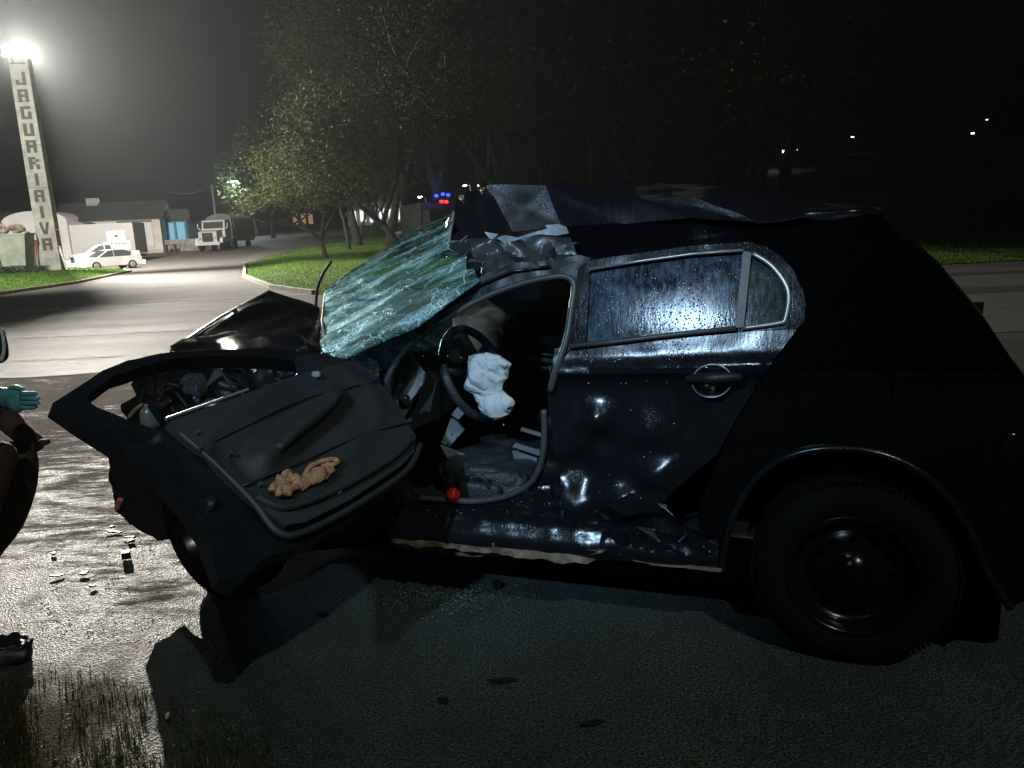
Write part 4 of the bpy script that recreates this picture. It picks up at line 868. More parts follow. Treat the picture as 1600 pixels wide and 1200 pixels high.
# --- bonnet folded up into a ridge
bv = [q(268, 548, .30), q(421, 454, .95), q(506, 487, 1.15), q(508, 545, .55), q(470, 566, .25), q(385, 580, .06), q(300, 582, .06), q(452, 512, .62), q(372, 530, .42)]
facets('bonnet', bv, [(0, 1, 8), (1, 7, 8), (1, 2, 7), (2, 3, 7), (3, 4, 7), (4, 5, 8, 7), (5, 6, 8), (6, 0, 8)], P_, car, cuts=8, dent=.020, dsc=5, ridge=.014, thick=.006, sharp=50)
bf = [bv[0] + Vector((-.05, .7, -.10)), bv[1] + Vector((-.2, .35, -.14)), bv[2] + Vector((-.05, .35, -.08))]
facets('bonnet_far_side', [bv[0], bv[1], bv[2]] + bf, [(0, 1, 4, 3), (1, 2, 5, 4)], P_, car, cuts=4, dent=.02, eye=Vector((-.5, 3, 6)))
MB().tube(curve([bv[0] + Vector((0, -.004, .002)), (bv[0]+bv[1])/2 + Vector((0, -.01, .012)), bv[1]], 5), .006, 6).build('bonnet_edge_highlight', M['chrome'], car, smooth=True)  # bright strip standing in for lamplight along the black bonnet's edge
panel('cowl_panel', [(500, 552), (530, 549), (570, 553), (592, 566), (596, 596), (585, 612), (560, 600), (545, 580), (510, 575)], lambda x, y: SD(x, y, -.02), M['crumple'], car, sp=5, thick=.008, dent=.014, dsc=22, ridge=.022, sharp=24)
panel('torn_bracket', [(452, 556), (470, 560), (500, 576), (486, 582), (468, 572)], lambda x, y: SD(x, y, -.06), M['steel'], car, sp=5, thick=.006, dent=.006, dsc=30)
panel('wing', [(205, 600), (222, 578), (268, 549), (300, 572), (400, 576), (508, 570), (548, 576), (604, 606), (632, 700), (612, 800), (560, 850), (440, 862), (392, 800), (340, 772), (290, 786), (262, 822), (250, 834), (236, 826), (205, 814), (182, 796), (176, 760), (173, 690), (196, 684), (205, 660), (196, 640), (196, 630), (213, 618)], lambda x, y: SD(x, y, .05), PD, car, sp=10, thick=.03, dent=.030, dsc=7, ridge=.022, sharp=26)
panel('front_bumper', [(174, 690), (215, 700), (262, 730), (285, 790), (270, 842), (246, 846), (230, 832), (205, 818), (196, 806), (180, 800), (183, 770), (176, 742)], lambda x, y: SD(x, y, -.02), PL, car, sp=8, thick=.03, dent=.02, dsc=12, sharp=28)
MB().tube([SD(182, 795, -.05), SD(188, 780, -.05)], [.010, .012], 8).build('side_marker', simple('pink_red_lens', (.75, .16, .22), .3), car)
roundbox('engine_block', (.0, .75, .55), (.75, 1.1, .50), M['crumple'], car, p=5, amp=.06, sc=6, ridge=.06)
for k, (x, y, r) in enumerate(((300, 600, .05), (360, 610, .04), (420, 590, .05), (470, 590, .035), (250, 620, .05), (340, 640, .05))):
    roundbox('engine_part', SD(x, y, -.0), (r*2.2, r*1.6, r*1.8), (M['crumple'], PL, M['steel'])[k % 3 if k != 2 else 1], car, p=3, amp=.03, sc=14, ridge=.02, seed=k)
roundbox('headlamp', SD(236, 652, .02), (.055, .09, .10), M['paleblue'], car, p=3)
MB().tube(curve([SD(x, y, .02) for x, y in ((202, 652), (212, 640), (224, 633), (230, 640), (222, 655))], 5), .009, 8).build('loose_trim', M['beige'], car, smooth=True)
MB().tube(curve([LT(x, y, 1.10) for x, y in ((493, 492), (496, 452), (505, 428), (518, 408))], 5), .0075, 6).build('aerial', M['rubber'], car, smooth=True)
for k in range(9):
    a = SD(rnd.uniform(250, 560), rnd.uniform(585, 650), -.03); b = a + Vector((rnd.gauss(0, .08), rnd.gauss(0, .03), rnd.gauss(0, .06)))
    MB().tube(curve([a, (a+b)/2 + Vector((0, -.02, .03)), b], 4), .006, 6).build('torn_cable', M['rubber'], car, smooth=True)
# --- open front door
da = plane3(LD(550, 572, 2.60), LD(440, 832, 1.98), LD(255, 665, 2.00))
nd_ = (LD(440, 832, 1.98) - LD(550, 572, 2.60)).cross(LD(255, 665, 2.0) - LD(550, 572, 2.60)).normalized()
if nd_.dot(CAML - LD(440, 832, 1.98)) < 0: nd_ = -nd_
def dp(off): return lambda x, y: da(x, y) + nd_ * off
outer = [(84, 625), (120, 603), (160, 577), (200, 559), (240, 551), (285, 546), (400, 541), (500, 548), (552, 565), (574, 580), (612, 630), (649, 690), (643, 735), (560, 800), (470, 850), (410, 872), (372, 912), (346, 900), (322, 830), (290, 782), (250, 736), (200, 701), (178, 689), (130, 658)]
hole = [(224, 569), (180, 584), (152, 603), (138, 614), (140, 622), (152, 631), (200, 651), (250, 668), (262, 662), (370, 624), (470, 588), (520, 571), (500, 563), (400, 553), (300, 554), (260, 559)]
fd = panel('front_door', outer, dp(-.01), PD, car, holes=[hole], sp=10, thick=.055, dent=.006, dsc=8, sharp=35)
trim_o = [(258, 669), (370, 629), (470, 594), (544, 573), (566, 582), (612, 637), (643, 690), (641, 714), (618, 738), (540, 790), (470, 826), (440, 831), (410, 812), (380, 780), (322, 724)]
ar0, ar1 = da(415, 722), da(512, 640)
def trim_shape(p):
    d = ar1 - ar0; k = max(-.1, min(1.1, (p - ar0).dot(d)/d.length_squared)); r = (p - (ar0 + d*k)).length
    return .040*math.exp(-(r/.040)**4) - .008*math.exp(-((r-.075)/.012)**2) + .010*math.exp(-((r-.15)/.02)**2)
panel('door_trim', trim_o, dp(.03), TR, fd, sp=9, thick=.035, extra=trim_shape, dent=.002, dsc=4, sharp=40)
MB().tube([dp(.038)(x, y) for x, y in ((252, 669), (372, 625), (380, 622))], .0045, 6).build('belt_strip', M['chrome'], fd)
MB().tube(curve([dp(.050)(x, y) for x, y in ((446, 700), (455, 690), (466, 678))], 5), [.008]*11, 8).build('door_pull', M['greyplastic'], fd, smooth=True)
MB().tube(curve([dp(.040)(x, y) for x, y in ((392, 790), (440, 806), (520, 776), (600, 730), (634, 698))], 6), .012, 8).build('map_pocket', TR, fd, smooth=True)
MB().tube(curve([dp(.020)(x, y) for x, y in ((276, 682), (340, 738), (392, 792), (430, 838), (470, 838), (548, 798), (630, 742), (652, 700))], 6), .010, 8).build('door_seal', M['rubber'], fd, smooth=True)
roundbox('door_latch', dp(-.01)(326, 784), (.03, .02, .03), M['plastic'], fd, p=3, amp=.02, sc=30)
roundbox('window_winder', dp(.04)(486, 598), (.03, .015, .02), M['greyplastic'], fd, p=3)
panel('mirror_mount', [(460, 560), (505, 556), (552, 570), (540, 580), (470, 592)], dp(.012), PL, fd, sp=8, thick=.02, dent=.005)
# --- wheels
def wheel(name, c, rad, steer=0, rimr=.2):
    Mx = Matrix.Translation(c) @ Matrix.Rotation(steer, 4, 'Z')
    e = bpy.data.objects.new(name, None); COL.objects.link(e); e.parent = car; e.matrix_local = Mx; e.empty_display_size = .1
    l = MB(); l.lathe([(rimr-.005, .0), (rimr+.01, -.012), (rimr+.035, -.020), (rad-.03, -.012), (rad-.010, .012), (rad, .04), (rad, .15), (rad-.02, .18), (rimr, .18)], 64); l.build('tyre', M['tyre'], e, smooth=True)
    tb_ = MB()
    for k in range(110):
        a = 2*math.pi*k/110
        for y, w in ((.022, .03), (.075, .035), (.125, .03)):
            tb_.box((math.cos(a)*(rad-.001), y, math.sin(a)*(rad-.001)), (.006, w, .010), M=Matrix.Rotation(-a, 3, 'Y'))
    tb_.build('tread', M['tyre'], e)
    r_ = MB(); r_.lathe([(rimr+.004, -.010), (rimr-.004, -.014), (rimr-.016, -.004), (rimr-.022, .03), (rimr-.045, .055), (rimr*.66, .045), (rimr*.48, .02), (rimr*.30, .03), (rimr*.27, .012), (.001, .010)], 48); r_.build('rim', M['rim'], e, smooth=True)
    for k in range(4):
        a = 2*math.pi*k/4 + .5
        MB().tube([(math.cos(a)*.05, .03, math.sin(a)*.05), (math.cos(a)*.05, .008, math.sin(a)*.05)], .010, 6).build('wheel_nut', M['rim'], e)
    for k in range(12):
        a = 2*math.pi*k/12; MB().tube([(math.cos(a)*rimr*.57, .034, math.sin(a)*rimr*.57), (math.cos(a)*rimr*.57, .026, math.sin(a)*rimr*.57)], .012, 10).build('vent_hole', M['hole'], e)
    return e
rw = LT(1333, 897, .02)
print('rear wheel centre', rw, 'front', LT(330, 800, .05))
wheel('wheel', (rw.x, .02, .292), .292, rimr=.19)
wheel('wheel', (LT(322, 812, -.10).x, -.10, .295), .295, steer=R(-14))
wheel('wheel', (rw.x, 1.45, .305), .305); wheel('wheel', (.0, 1.45, .30), .30)
# --- cabin
roundbox('floor_pan', (1.55, .85, .30), (1.9, 1.4, .10), M['rubber'], car, p=8)
panel('far_door', [(680, 548), (780, 552), (885, 566), (900, 760), (640, 760)], lambda x, y: LT(x, y, 1.46), TR, car, sp=30, thick=.05)
M['tint'] = simple('dark_tinted_glass', (.004, .004, .005), .25)
panel('far_window', [(740, 470), (820, 440), (900, 425), (1170, 390), (1180, 560), (885, 564), (780, 552), (730, 546)], lambda x, y: LT(x, y, 1.46), M['tint'], car, sp=30, thick=.006)
for (x0, y0, x1, y1, hh, t) in ((822, 560, 869, 566, .016, 1.36), (846, 553, 868, 556, .006, 1.36), (832, 572, 868, 577, .008, 1.38)):
    MB().tube([LT(x0, y0, t), LT(x1, y1, t)], hh, 6).build('far_sill_strip', M['chrome'], car)
panel('rear_cabin_wall', [(900, 430), (1250, 400), (1260, 740), (880, 760)], lambda x, y: LT(x, y, .70), M['rubber'], car, sp=60, thick=.05)  # dark sheet standing in for the shaded depth of the cabin
dsh = MB(); dsh.prism([(.50, .62), (.52, .93), (.70, .99), (.93, .93), (1.0, .82), (.95, .66), (.78, .58)], .22, 1.45); dsh.build('dashboard', M['trim'], car, sharp=30)
panel('dash_end_cover', [(611, 612), (618, 575), (634, 545), (641, 548), (650, 564), (664, 582), (660, 600), (644, 628), (632, 652), (622, 640), (612, 634)], lambda x, y: LT(x, y, .17 - .0007*(x-611)), M['greyplastic'], car, sp=5, thick=.01, dent=.012, dsc=12, ridge=.010, sharp=35)
vt = LT(629, 563, .145)
MB().tube([vt + Vector((.030*math.cos(a), -.01, .016*math.sin(a))) for a in [2*math.pi*k/20 for k in range(21)]], .004, 6, cap=False).build('side_vent', PL, car, smooth=True)
sw = LT(742, 583, .42); nrm = Vector((.90, -.18, .38)).normalized(); e1 = Vector((0, 0, 1)).cross(nrm).normalized(); e2 = nrm.cross(e1)
stw = MB().tube([sw + e1*.185*math.cos(a) + e2*.185*math.sin(a) for a in [2*math.pi*k/40 for k in range(41)]], .017, 12, cap=False).build('steering_wheel', M['leather'], car, smooth=True)
blob('hub_cover', [sw - nrm*.03, sw + nrm*.01, sw + nrm*.03], [.06, .075, .04], PL, stw, amp=0)
for a in (.2, 2.9, 4.7): MB().tube([sw - nrm*.01, sw + (e1*math.cos(a) + e2*math.sin(a))*.18], [.024, .015], 8).build('spoke', PL, stw, smooth=True)
MB().tube([sw - nrm*.02, sw - nrm*.30], [.050, .075], 14).build('column_shroud', M['leather'], car, smooth=True)
T1 = .30
blob('driver_airbag', [LT(768, 553, T1), LT(766, 566, T1), LT(764, 590, T1), LT(768, 612, T1), LT(772, 632, T1), LT(775, 648, T1), LT(776, 655, T1)], [.030, .070, .082, .052, .064, .050, .022], M['airbag'], stw, seg=120, amp=.030, sc=13, ridge=.040, flat=(1, .55), sub=26)
blob('passenger_airbag', [LT(756, 470, .80), LT(752, 488, .80), LT(744, 528, .78), LT(765, 570, .75)], [.04, .10, .14, .09], M['airbag_red'], car, seg=40, amp=.05, sc=8, ridge=.05, flat=(1, .6))
panel('broken_cabin_cover', [(690, 692), (704, 654), (714, 660), (725, 672), (702, 698)], lambda x, y: LT(x, y, .35), M['greyplastic'], car, sp=6, thick=.01, dent=.004)
panel('broken_cabin_cover', [(688, 696), (728, 712), (716, 716), (706, 724), (697, 712)], lambda x, y: LT(x, y, .33), M['greyplastic'], car, sp=6, thick=.01, dent=.004)
panel('broken_cabin_cover', [(704, 648), (722, 628), (736, 634), (716, 656)], lambda x, y: LT(x, y, .40), M['greyplastic'], car, sp=6, thick=.01, dent=.004)
sb_ = LT(768, 745, .42)
roundbox('seat_cushion', (sb_.x + .03, .47, sb_.z + .02), (.44, .46, .20), M['leather'], car, p=3.4, n=18, amp=.02, sc=7, ridge=.030)
roundbox('seat_bolster', LT(762, 758, .24) + Vector((.02, .02, 0)), (.30, .13, .15), M['leather'], car, p=3, n=14, amp=.012, sc=12, ridge=.02)
roundbox('seat_side_cover', LT(750, 768, .16), (.16, .04, .07), M['leather'], car, p=4, n=8)
MB().tube(curve([LT(728, 742, .14), LT(745, 741, .13), LT(757, 748, .13), LT(764, 762, .14)], 6), .008, 8).build('seat_lever', M['leather'], car, smooth=True)
roundbox('seat_back', (sb_.x + .50, .48, .86), (.16, .48, .75), M['leather'], car, p=3.4, n=14, amp=.02, sc=6, rot=Matrix.Rotation(R(18), 3, 'Y'))
roundbox('head_restraint', (sb_.x + .62, .48, 1.20), (.10, .26, .18), M['leather'], car, p=3.2)
panel('seat_belt', [(806, 692), (850, 706), (842, 712), (800, 698)], lambda x, y: LT(x, y, .30), M['greyplastic'], car, sp=8, thick=.004)
panel('seat_rail', [(815, 668), (848, 678), (846, 683), (813, 673)], lambda x, y: LT(x, y, .35), M['chrome'], car, sp=8, thick=.01)
panel('console_side', [(800, 705), (842, 702), (836, 735), (806, 730)], lambda x, y: LT(x, y, .36), M['greyplastic'], car, sp=9, thick=.01, dent=.003)
for (x, y, t) in ((706, 678, .3), (728, 632, .3), (694, 572, .3), (787, 664, .3)):
    roundbox('glass_crumb', LT(x, y, t), (.010, .010, .010), M['nut'], car, p=2.2, n=2)
# torn bits of sheet metal and trim, and glass crumbs caught on the wreck
def shard(name, p, size, mat, seed):
    rr = random.Random(seed); v = [p + Vector((rr.uniform(-1, 1)*size, rr.uniform(-.5, .3)*size, rr.uniform(-.7, .7)*size)) for _ in range(4)]
    facets(name, v, [(0, 1, 2), (1, 3, 2)], mat, car, cuts=3, dent=size*.22, dsc=20, thick=.003, seed=seed, sharp=35)
sh_ = [(x, y, t, s, m) for x, y, t, s, m in ((300, 575, -.04, .07, 'paint'), (345, 585, -.05, .08, 'crumple'), (390, 592, -.05, .06, 'paint'), (430, 572, -.05, .07, 'crumple'), (465, 585, -.06, .06, 'steel'), (505, 570, -.05, .06, 'crumple'), (535, 585, -.04, .05, 'paint'), (480, 552, -.03, .05, 'crumple'), (570, 590, -.04, .045, 'steel'), (250, 600, -.02, .07, 'plastic'), (228, 615, -.02, .05, 'plastic'), (275, 640, -.02, .06, 'crumple'), (316, 622, -.03, .05, 'paint'), (220, 830, -.03, .05, 'plastic'), (190, 770, -.04, .04, 'plastic'),
    (705, 345, .30, .035, 'crumple'), (720, 378, .24, .045, 'crumple'), (740, 402, .16, .04, 'steel'), (765, 420, .12, .04, 'crumple'), (810, 396, .10, .045, 'crumple'), (860, 398, .08, .045, 'roofpaint'), (892, 386, .10, .04, 'crumple'), (770, 366, .22, .03, 'grey_metal'), (840, 352, .20, .03, 'grey_metal'), (884, 352, .22, .025, 'steel'), (905, 372, .16, .035, 'roofpaint'),
    (1034, 775, -.05, .05, 'paint'), (1045, 795, -.05, .04, 'steel'), (1010, 838, -.05, .05, 'crumple'), (1060, 845, -.05, .05, 'paint'), (1100, 856, -.05, .05, 'crumple'), (960, 845, -.05, .05, 'paint'), (930, 855, -.05, .04, 'crumple'), (870, 800, -.02, .04, 'crumple'), (846, 770, .02, .04, 'paint'))]
for k, (x, y, t, s, m) in enumerate(sh_):
    shard('bent_trim' if m in ('plastic', 'grey_metal') else 'torn_sheet', SD(x, y, t) if y > 420 else LT(x, y, t + .06), s, M[m], 200 + k)
rr = random.Random(31); cv = []; cf = []
for x0, y0, x1, y1, n, off in ((240, 560, 600, 640, 46, -.06), (620, 395, 905, 432, 34, -.03), (640, 780, 870, 812, 30, -.03), (560, 520, 720, 560, 14, -.03), (905, 560, 1060, 600, 12, -.02), (900, 640, 1060, 800, 18, -.03), (940, 830, 1120, 870, 22, -.06), (700, 640, 840, 780, 14, .15), (320, 620, 420, 800, 10, -.25)):
    for k in range(n):
        p = SD(rr.uniform(x0, x1), rr.uniform(y0, y1), off + rr.uniform(-.02, .02)); s = rr.uniform(.0015, .0036); b = len(cv)
        cv += [p + Vector((rr.uniform(-1, 1), rr.uniform(-1, 1), rr.uniform(-1, 1))) * s for _ in range(4)]; cf += [(b, b+1, b+2), (b, b+1, b+3), (b+1, b+2, b+3), (b, b+2, b+3)]
M['glint'] = simple('glass_glint', (.55, .65, .7), .12, metal=.3)
tag(mesh('glass_crumbs', cv, cf, M['glint'], car), kind='stuff')
fl_ = [(1405, 575), (1460, 572), (1474, 585), (1474, 630), (1460, 642), (1408, 640), (1396, 628), (1396, 588)]
panel('fuel_flap', fl_, lambda x, y: SD(x, y, -.008), M['shaded_gloss'], car, sp=12, thick=.008)
MB().tube([SD(x, y, -.006) for x, y in fl_ + fl_[:1]], .0025, 6).build('flap_edge', M['shaded_gloss'], car)
# door card fittings
MB().tube(curve([dp(.060)(x, y) for x, y in ((422, 722), (455, 690), (490, 662), (518, 636))], 6), [.012 + .010*math.sin(math.pi*k/18) for k in range(19)], 10).build('armrest', TR, fd, smooth=True)
MB().tube(curve([dp(.036)(x, y) for x, y in ((300, 716), (380, 676), (470, 634), (580, 606))], 6), .0035, 6).build('card_seam', M['rubber'], fd, smooth=True)
MB().tube(curve([dp(.036)(x, y) for x, y in ((372, 772), (470, 730), (560, 690), (640, 668))], 6), .0035, 6).build('card_seam', M['rubber'], fd, smooth=True)
for x, y in ((352, 722), (398, 770), (300, 690), (610, 720), (520, 782), (632, 668)): MB().tube([dp(.030)(x, y), dp(.044)(x, y)], .006, 8).build('clip', M['steel'], fd)
# red ball on the sill, knitted glove on the door
def to_world(p): return F0 + U*p.x + V*p.y + Vector((0, 0, p.z))
o = blob('red_ball', [LT(708, 773, .05) + Vector((0, 0, -.026)) + Vector((0, 0, .0052*k)) for k in range(11)], [.004, .018, .024, .0265, .024, .018, .004], M['red'], None, amp=0)
o.location = F0; o.rotation_euler = (0, 0, YAW); tag(o, 'small shiny red ball resting on the door sill below the seat', 'ball')
gl = thing('knitted_glove', 'crumpled orange knitted glove lying on the dark inner door panel', 'glove', F0, YAW)
gp = dp(.052)
blob('palm', [gp(x, y) for x, y in ((443, 779), (452, 771), (470, 768), (490, 757), (503, 747), (508, 745))], [.010, .026, .020, .026, .020, .008], M['glove'], gl, amp=.010, sc=34, ridge=.018, flat=(1, .42), axis=nd_)
MB().tube(curve([gp(x, y) for x, y in ((464, 762), (472, 748), (486, 740), (505, 735), (515, 737), (512, 742), (500, 745))], 6), .0075, 10).build('cuff_roll', M['glove'], gl, smooth=True)
for pts in (((446, 772), (440, 762), (437, 757), (431, 763)), ((441, 772), (426, 768), (419, 766)), ((438, 776), (418, 777), (412, 786)), ((440, 780), (424, 784), (424, 794)), ((445, 782), (432, 786), (437, 790), (440, 788)), ((450, 780), (436, 782), (430, 792))):
    MB().tube(curve([gp(x, y) + nd_*.004 for x, y in pts], 5), [.010]*1 + [.010]*(5*(len(pts)-1)), 10).build('finger', M['glove'], gl, smooth=True)

# ================================================================== rescuer crouching at the left edge
M['uniform'] = simple('dark_brown_uniform', (.045, .020, .016), .8, var=.25, sc=10, bump=.4, bsc=40)
M['jacket'] = simple('black_jacket', (.012, .012, .013), .7, bump=.4, bsc=40)
M['teal'] = NT('teal_glove'); _t = M['teal']; _t.set(col=_t.mix(_t.ramp(_t.noise(22, 4), (.35, 0.0), (.65, 1.0)), (.05, .24, .27), (.16, .42, .55)), rough=.45); M['teal'] = _t.m
M['skin'] = simple('skin', (.30, .17, .11), .5)
M['hivis'] = simple('reflective_band', (.6, .6, .6), .4)
PD_ = 2.75
kn = D(14, 702, PD_)
per = thing('person', 'crouching person in dark brown trousers, teal glove reaching in from left edge', 'person', (kn.x - .52, kn.y + .05, 0), 0)
def pl(p): return Vector(p) - Vector(per.location)
def skin_fig(name, joints, edges, mat, parent, sub=2):
    me = bpy.data.meshes.new(name); me.from_pydata([tuple(j[0]) for j in joints], edges, []); o = link(name, me, mat, parent)
    m = o.modifiers.new('Skin', 'SKIN'); me.skin_vertices[0].data
    for i, j in enumerate(joints): me.skin_vertices[0].data[i].radius = (j[1], j[1])
    me.skin_vertices[0].data[0].use_root = True
    s = o.modifiers.new('Sub', 'SUBSURF'); s.levels = sub; s.render_levels = sub; m.use_smooth_shade = True
    return o
hip = Vector((-.02, .05, .42)); knl = pl(kn); kn2 = knl + Vector((-.16, .34, -.10)); sh = Vector((.08, .08, .95))
wri = pl(D(8, 622, 2.62)); elb = pl(D(-70, 640, 2.6))
J = [(hip, .15), (hip + Vector((.03, 0, .20)), .15), (sh, .16), (sh + Vector((.05, 0, .14)), .06), (sh + Vector((.10, 0, .30)), .10),
     (hip.lerp(knl, .5), .105), (knl + Vector((-.03, 0, 0)), .088), (Vector((knl.x - .20, knl.y, .36)), .066), (Vector((knl.x - .38, knl.y, .10)), .05),
     (hip.lerp(kn2, .5) + Vector((0, .06, 0)), .105), (kn2, .085), (Vector((kn2.x - .12, kn2.y, .28)), .06), (Vector((kn2.x - .3, kn2.y, .08)), .05),
     (sh + Vector((.0, -.20, .02)), .07), (elb, .05), (wri, .038), (sh + Vector((.02, .22, .0)), .07), (sh + Vector((.18, .30, -.28)), .05), (sh + Vector((.34, .2, -.36)), .04)]
skin_fig('body', J, [(0, 1), (1, 2), (2, 3), (3, 4), (0, 5), (5, 6), (6, 7), (7, 8), (0, 9), (9, 10), (10, 11), (11, 12), (2, 13), (13, 14), (14, 15), (2, 16), (16, 17), (17, 18)], M['uniform'], per)
for kx in (knl, kn2): blob('boot', [Vector((kx.x - .46, kx.y, .06)), Vector((kx.x - .38, kx.y, .07)), Vector((kx.x - .28, kx.y, .05)), Vector((kx.x - .22, kx.y, .035))], [.04, .055, .048, .02], M['jacket'], per, amp=0)
blob('jacket', [hip + Vector((.02, 0, .12)), hip + Vector((.04, 0, .25)), sh + Vector((0, 0, -.05)), sh + Vector((.04, 0, .09))], [.17, .19, .20, .09], M['jacket'], per, amp=.02, flat=(1, .85))
blob('sleeve', [sh + Vector((.0, -.17, .02)), elb, elb.lerp(wri, .75)], [.09, .07, .055], M['jacket'], per, amp=.01)
hx = (pl(D(62, 630, 2.55)) - wri).normalized()
blob('glove', [wri - hx*.02, wri + hx*.02, wri + hx*.06, wri + hx*.085], [.036, .038, .046, .036], M['teal'], per, amp=.006, sc=20, flat=(1, .55), axis=Vector((0, 1, 0)))
up_ = Vector((0, 0, 1)); side = hx.cross(up_).normalized(); upn = side.cross(hx)
for k in range(4):
    b0 = wri + hx*.075 + upn*(.024 - .0155*k); ln = (.060, .068, .064, .050)[k]
    blob('gloved_finger', [b0, b0 + hx*ln*.5 - side*.004, b0 + hx*ln*.85 - side*.016, b0 + hx*ln - side*.026], [.0095, .0095, .009, .005], M['teal'], per, amp=0, seg=12)
blob('gloved_thumb', [wri + hx*.03 + upn*.028, wri + hx*.06 + upn*.042, wri + hx*.10 + upn*.040], [.012, .011, .006], M['teal'], per, amp=0, seg=12)
hd_ = sh + Vector((.10, 0, .34))
roundbox('helmet', hd_ + Vector((-.01, 0, .05)), (.27, .23, .20), M['jacket'], per, p=2.6)
MB().tube(curve([pl(D(x, y, 2.5)) for x, y in ((1, 514), (5, 528), (6, 548), (2, 564))], 5), .006, 6).build('reflective_band', M['hivis'], per, smooth=True)
roundbox('shoulder_bag', pl(D(-16, 540, 2.55)), (.07, .12, .13), M['jacket'], per, p=3.5)
roundbox('belt_radio', pl(D(69, 691, 2.62)), (.035, .03, .022), M['uniform'], per, p=3)
bk = G(14, 1034); o = roundbox('broken_bumper_piece', (0, 0, .035), (.17, .10, .075), PL, None, p=4, amp=.025, sc=16, ridge=.02); o.location = (bk.x, bk.y, .012); o.rotation_euler = (0, .05, .3); tag(o, 'chunky black broken bumper piece on the wet ground at the left edge', 'debris')

# ================================================================== debris on the asphalt
frag = [(178, 833, .09, 'flat'), (205, 848, .05, 'chip'), (198, 874, .06, 'block'), (204, 842, .06, 'flat'), (85, 868, .04, 'chip'), (146, 920, .03, 'chip'), (176, 826, .03, 'chip'), (775, 922, .05, 'block'), (745, 930, .05, 'flat'), (786, 1068, .12, 'flat'), (925, 1135, .09, 'flat'), (692, 1100, .04, 'chip'), (505, 965, .05, 'chip'), (90, 903, .07, 'flat'), (132, 900, .05, 'chip')]
flab = {1: 'small dark chip just below the longest black sliver', 4: 'lone small chip left of the slivers on the bright ground', 5: 'tiny chip on the bright ground nearest the muddy edge', 6: 'dark chip touching the front bumper corner on the ground', 11: 'small dark chip on the asphalt left of the long flat strip', 14: 'small dark shred beside the flat shred near the left edge', 0: 'longest flat black sliver on the bright ground left of the bumper', 2: 'upright black block lying just left of the front wheel', 3: 'small pale edged chip between the sliver and the upright block', 7: 'dark lump beside the glass crumbs below the sill', 8: 'thin dark strip beside the glass crumbs below the sill', 9: 'long dark flat strip lying alone in the middle of the dark asphalt', 10: 'slanting dark strip lying near the bottom edge of the picture', 12: 'dark chip at the edge of the shadow below the open door', 13: 'dark flat shred on the bright wet ground near the left edge', 14: 'small dark shred beside the flat shred near the left edge'}
for k, (x, y, s, kd) in enumerate(frag):
    p = G(x, y); rr = random.Random(k); n = 9
    poly = [(s*.5*math.cos(2*math.pi*i/n)*rr.uniform(.45, 1.1), s*(.16 if kd == 'flat' else .4)*math.sin(2*math.pi*i/n)*rr.uniform(.3, 1.1)) for i in range(n)]
    m = MB(); m.prism(poly, 0, {'flat': .005, 'chip': .008, 'block': .03}[kd], 'z'); o = m.build('plastic_fragment', PL); o.location = (p.x, p.y, .008); o.rotation_euler = (rr.uniform(-.1, .1), rr.uniform(-.1, .1), rr.uniform(-.5, .5))
    if k in flab: tag(o, flab[k], 'debris', 'broken plastic pieces on the asphalt')
    else: tag(o, 'small dark plastic chip scattered on the ground around the wreck', 'debris', 'broken plastic pieces on the asphalt')
gm = NT('glass_crumbs'); gm.set(col=(.10, .17, .16), rough=.12, spec=.9); M['crumb'] = gm.m
rr = random.Random(9); vs = []; fs = []
def crumb(p, s):
    n = len(vs); a = rr.uniform(0, 6.3)
    for k in range(3): vs.append((p.x + s*math.cos(a+2.1*k), p.y + s*math.sin(a+2.1*k), .004 + rr.uniform(0, s)))
    vs.append((p.x, p.y, .006 + s*1.3)); fs.extend([(n, n+1, n+3), (n+1, n+2, n+3), (n+2, n, n+3)])
for k in range(520):
    p = G(rr.gauss(690, 62), 0 + 935 - .12*0 + rr.gauss(0, 13)) ; crumb(p, rr.uniform(.002, .005))
for k in range(260): crumb(G(rr.uniform(430, 1500), rr.uniform(910, 1190)), rr.uniform(.0015, .0035))
for k in range(200): crumb(G(rr.uniform(60, 260), rr.uniform(830, 1000)), rr.uniform(.002, .005))
tag(mesh('broken_glass', vs, fs, M['crumb']), 'crumbs of broken window glass strewn on the dark asphalt below the sill', 'broken glass', kind='stuff')
# dry stain under the glass
# ================================================================== grass in the foreground
rr = random.Random(21); vs = []; fs = []
def blade(x, y, h, w, a, bend):
    n = len(vs); dx, dy = math.cos(a), math.sin(a)
    for k in range(4):
        t = k/3; ww = w*(1-t)**.7; z = h*t*(1 - .25*bend*t); o = bend*h*t*t
        vs.extend([(x + dx*o - dy*ww, y + dy*o + dx*ww, z), (x + dx*o + dy*ww, y + dy*o - dx*ww, z)])
    for k in range(3): fs.append((n+2*k, n+2*k+1, n+2*k+3, n+2*k+2))
for k in range(6500):
    px = rr.uniform(-160, 430); py = 1045 + 260*rr.random()**.8 + max(0, px-150)*.35
    if nz((px*.01, py*.01, 0), 2.2, 3) < -.12 and py < 1180: continue
    p = G(px, min(py, 1330)); blade(p.x, p.y, rr.uniform(.010, .048), rr.uniform(.0010, .0022), rr.uniform(0, 6.3), rr.uniform(.1, 1.1))
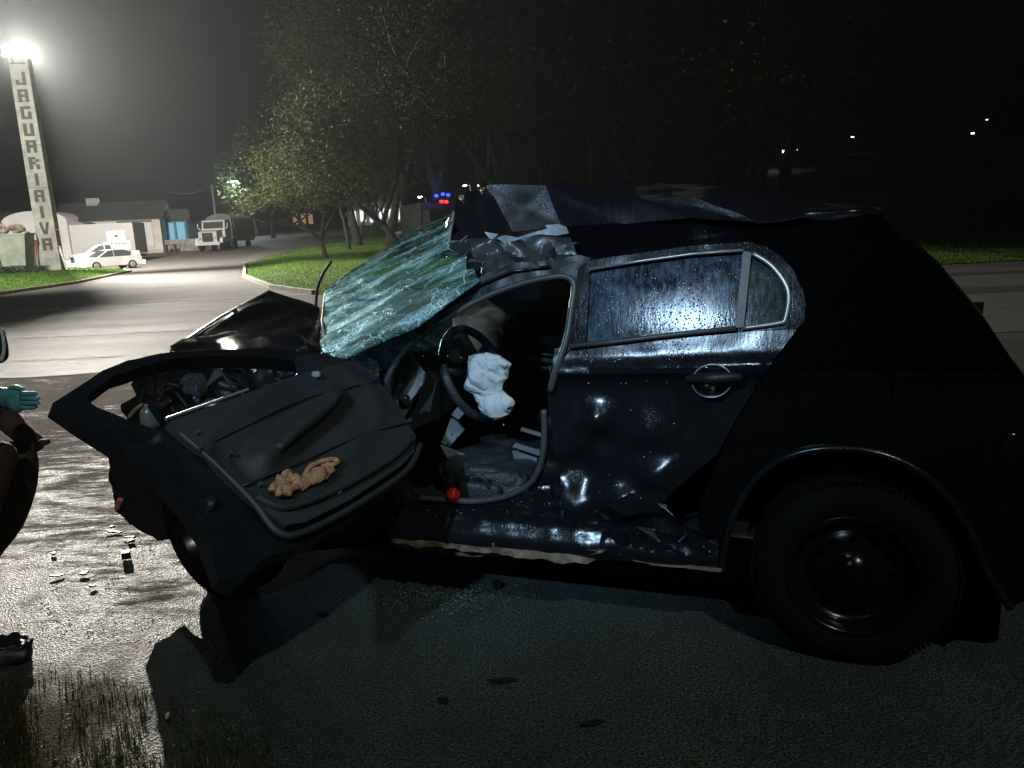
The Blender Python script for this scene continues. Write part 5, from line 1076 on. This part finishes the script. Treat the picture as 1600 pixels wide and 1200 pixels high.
for (px, py, h, a, b) in ((152, 1190, .20, 1.6, .08), (185, 1195, .09, 1.2, .3), (190, 1180, .085, 2.5, .7), (165, 1180, .08, 0.2, .8), (262, 1185, .07, 1.3, .2), (85, 1190, .09, 2.0, .3), (20, 1150, .10, .5, .6), (225, 1200, .10, 1.0, .2), (1085, 1198, .03, 1, .3)):
    p = G(px, py); 
    for k in range(3): blade(p.x + rr.gauss(0, .006), p.y + rr.gauss(0, .006), h*rr.uniform(.6, 1), .0022, a + rr.gauss(0, .3), b)
tag(mesh('grass', vs, fs, M['fgrass']), kind='stuff')
for (px, py, lab) in ((262, 1138, 'small white blossom among the foreground grass, right one'), (138, 1162, 'pale curled petal low in the foreground grass, left one')):
    p = G(px, py); o = blob('blossom', [Vector((0, 0, .0)), Vector((.004, 0, .012)), Vector((.010, .0, .022))], [.002, .006, .002], M['white'], None, amp=.001, flat=(1, .4), seg=12); o.location = (p.x, p.y, .03); tag(o, lab, 'flower')
rr = random.Random(4); lv = []; lf = []
for k in range(150):
    p = G(rr.uniform(-40, 330), rr.uniform(1070, 1195)); a = rr.uniform(0, 6.3); s = rr.uniform(.003, .007); n = len(lv); z = .012 + rr.uniform(0, .012)
    lv += [(p.x - s*math.cos(a), p.y - s*math.sin(a), z), (p.x + s*.4*math.sin(a), p.y - s*.4*math.cos(a), z + s*.5), (p.x + s*math.cos(a), p.y + s*math.sin(a), z), (p.x - s*.4*math.sin(a), p.y + s*.4*math.cos(a), z + s*.3)]; lf.append((n, n+1, n+2, n+3))
tag(mesh('leaf_litter', lv, lf, simple('brown_leaf', (.16, .07, .03), .4, var=.5, sc=20)), kind='stuff')

# ================================================================== night mist that the floodlights shine through
if HAZE > 0:
    hm = bpy.data.materials.new('mist'); hm.use_nodes = True; nt = hm.node_tree
    nt.nodes.remove(nt.nodes['Principled BSDF']); v = nt.nodes.new('ShaderNodeVolumePrincipled'); v.inputs['Density'].default_value = HAZE; v.inputs['Color'].default_value = (.84, .93, .95, 1); v.inputs['Anisotropy'].default_value = .55
    nt.links.new(v.outputs[0], nt.nodes['Material Output'].inputs['Volume'])
    hb_ = MB().box((0, 420, 39), (1380, 1040, 84)).build('haze', hm); tag(hb_, kind='stuff')
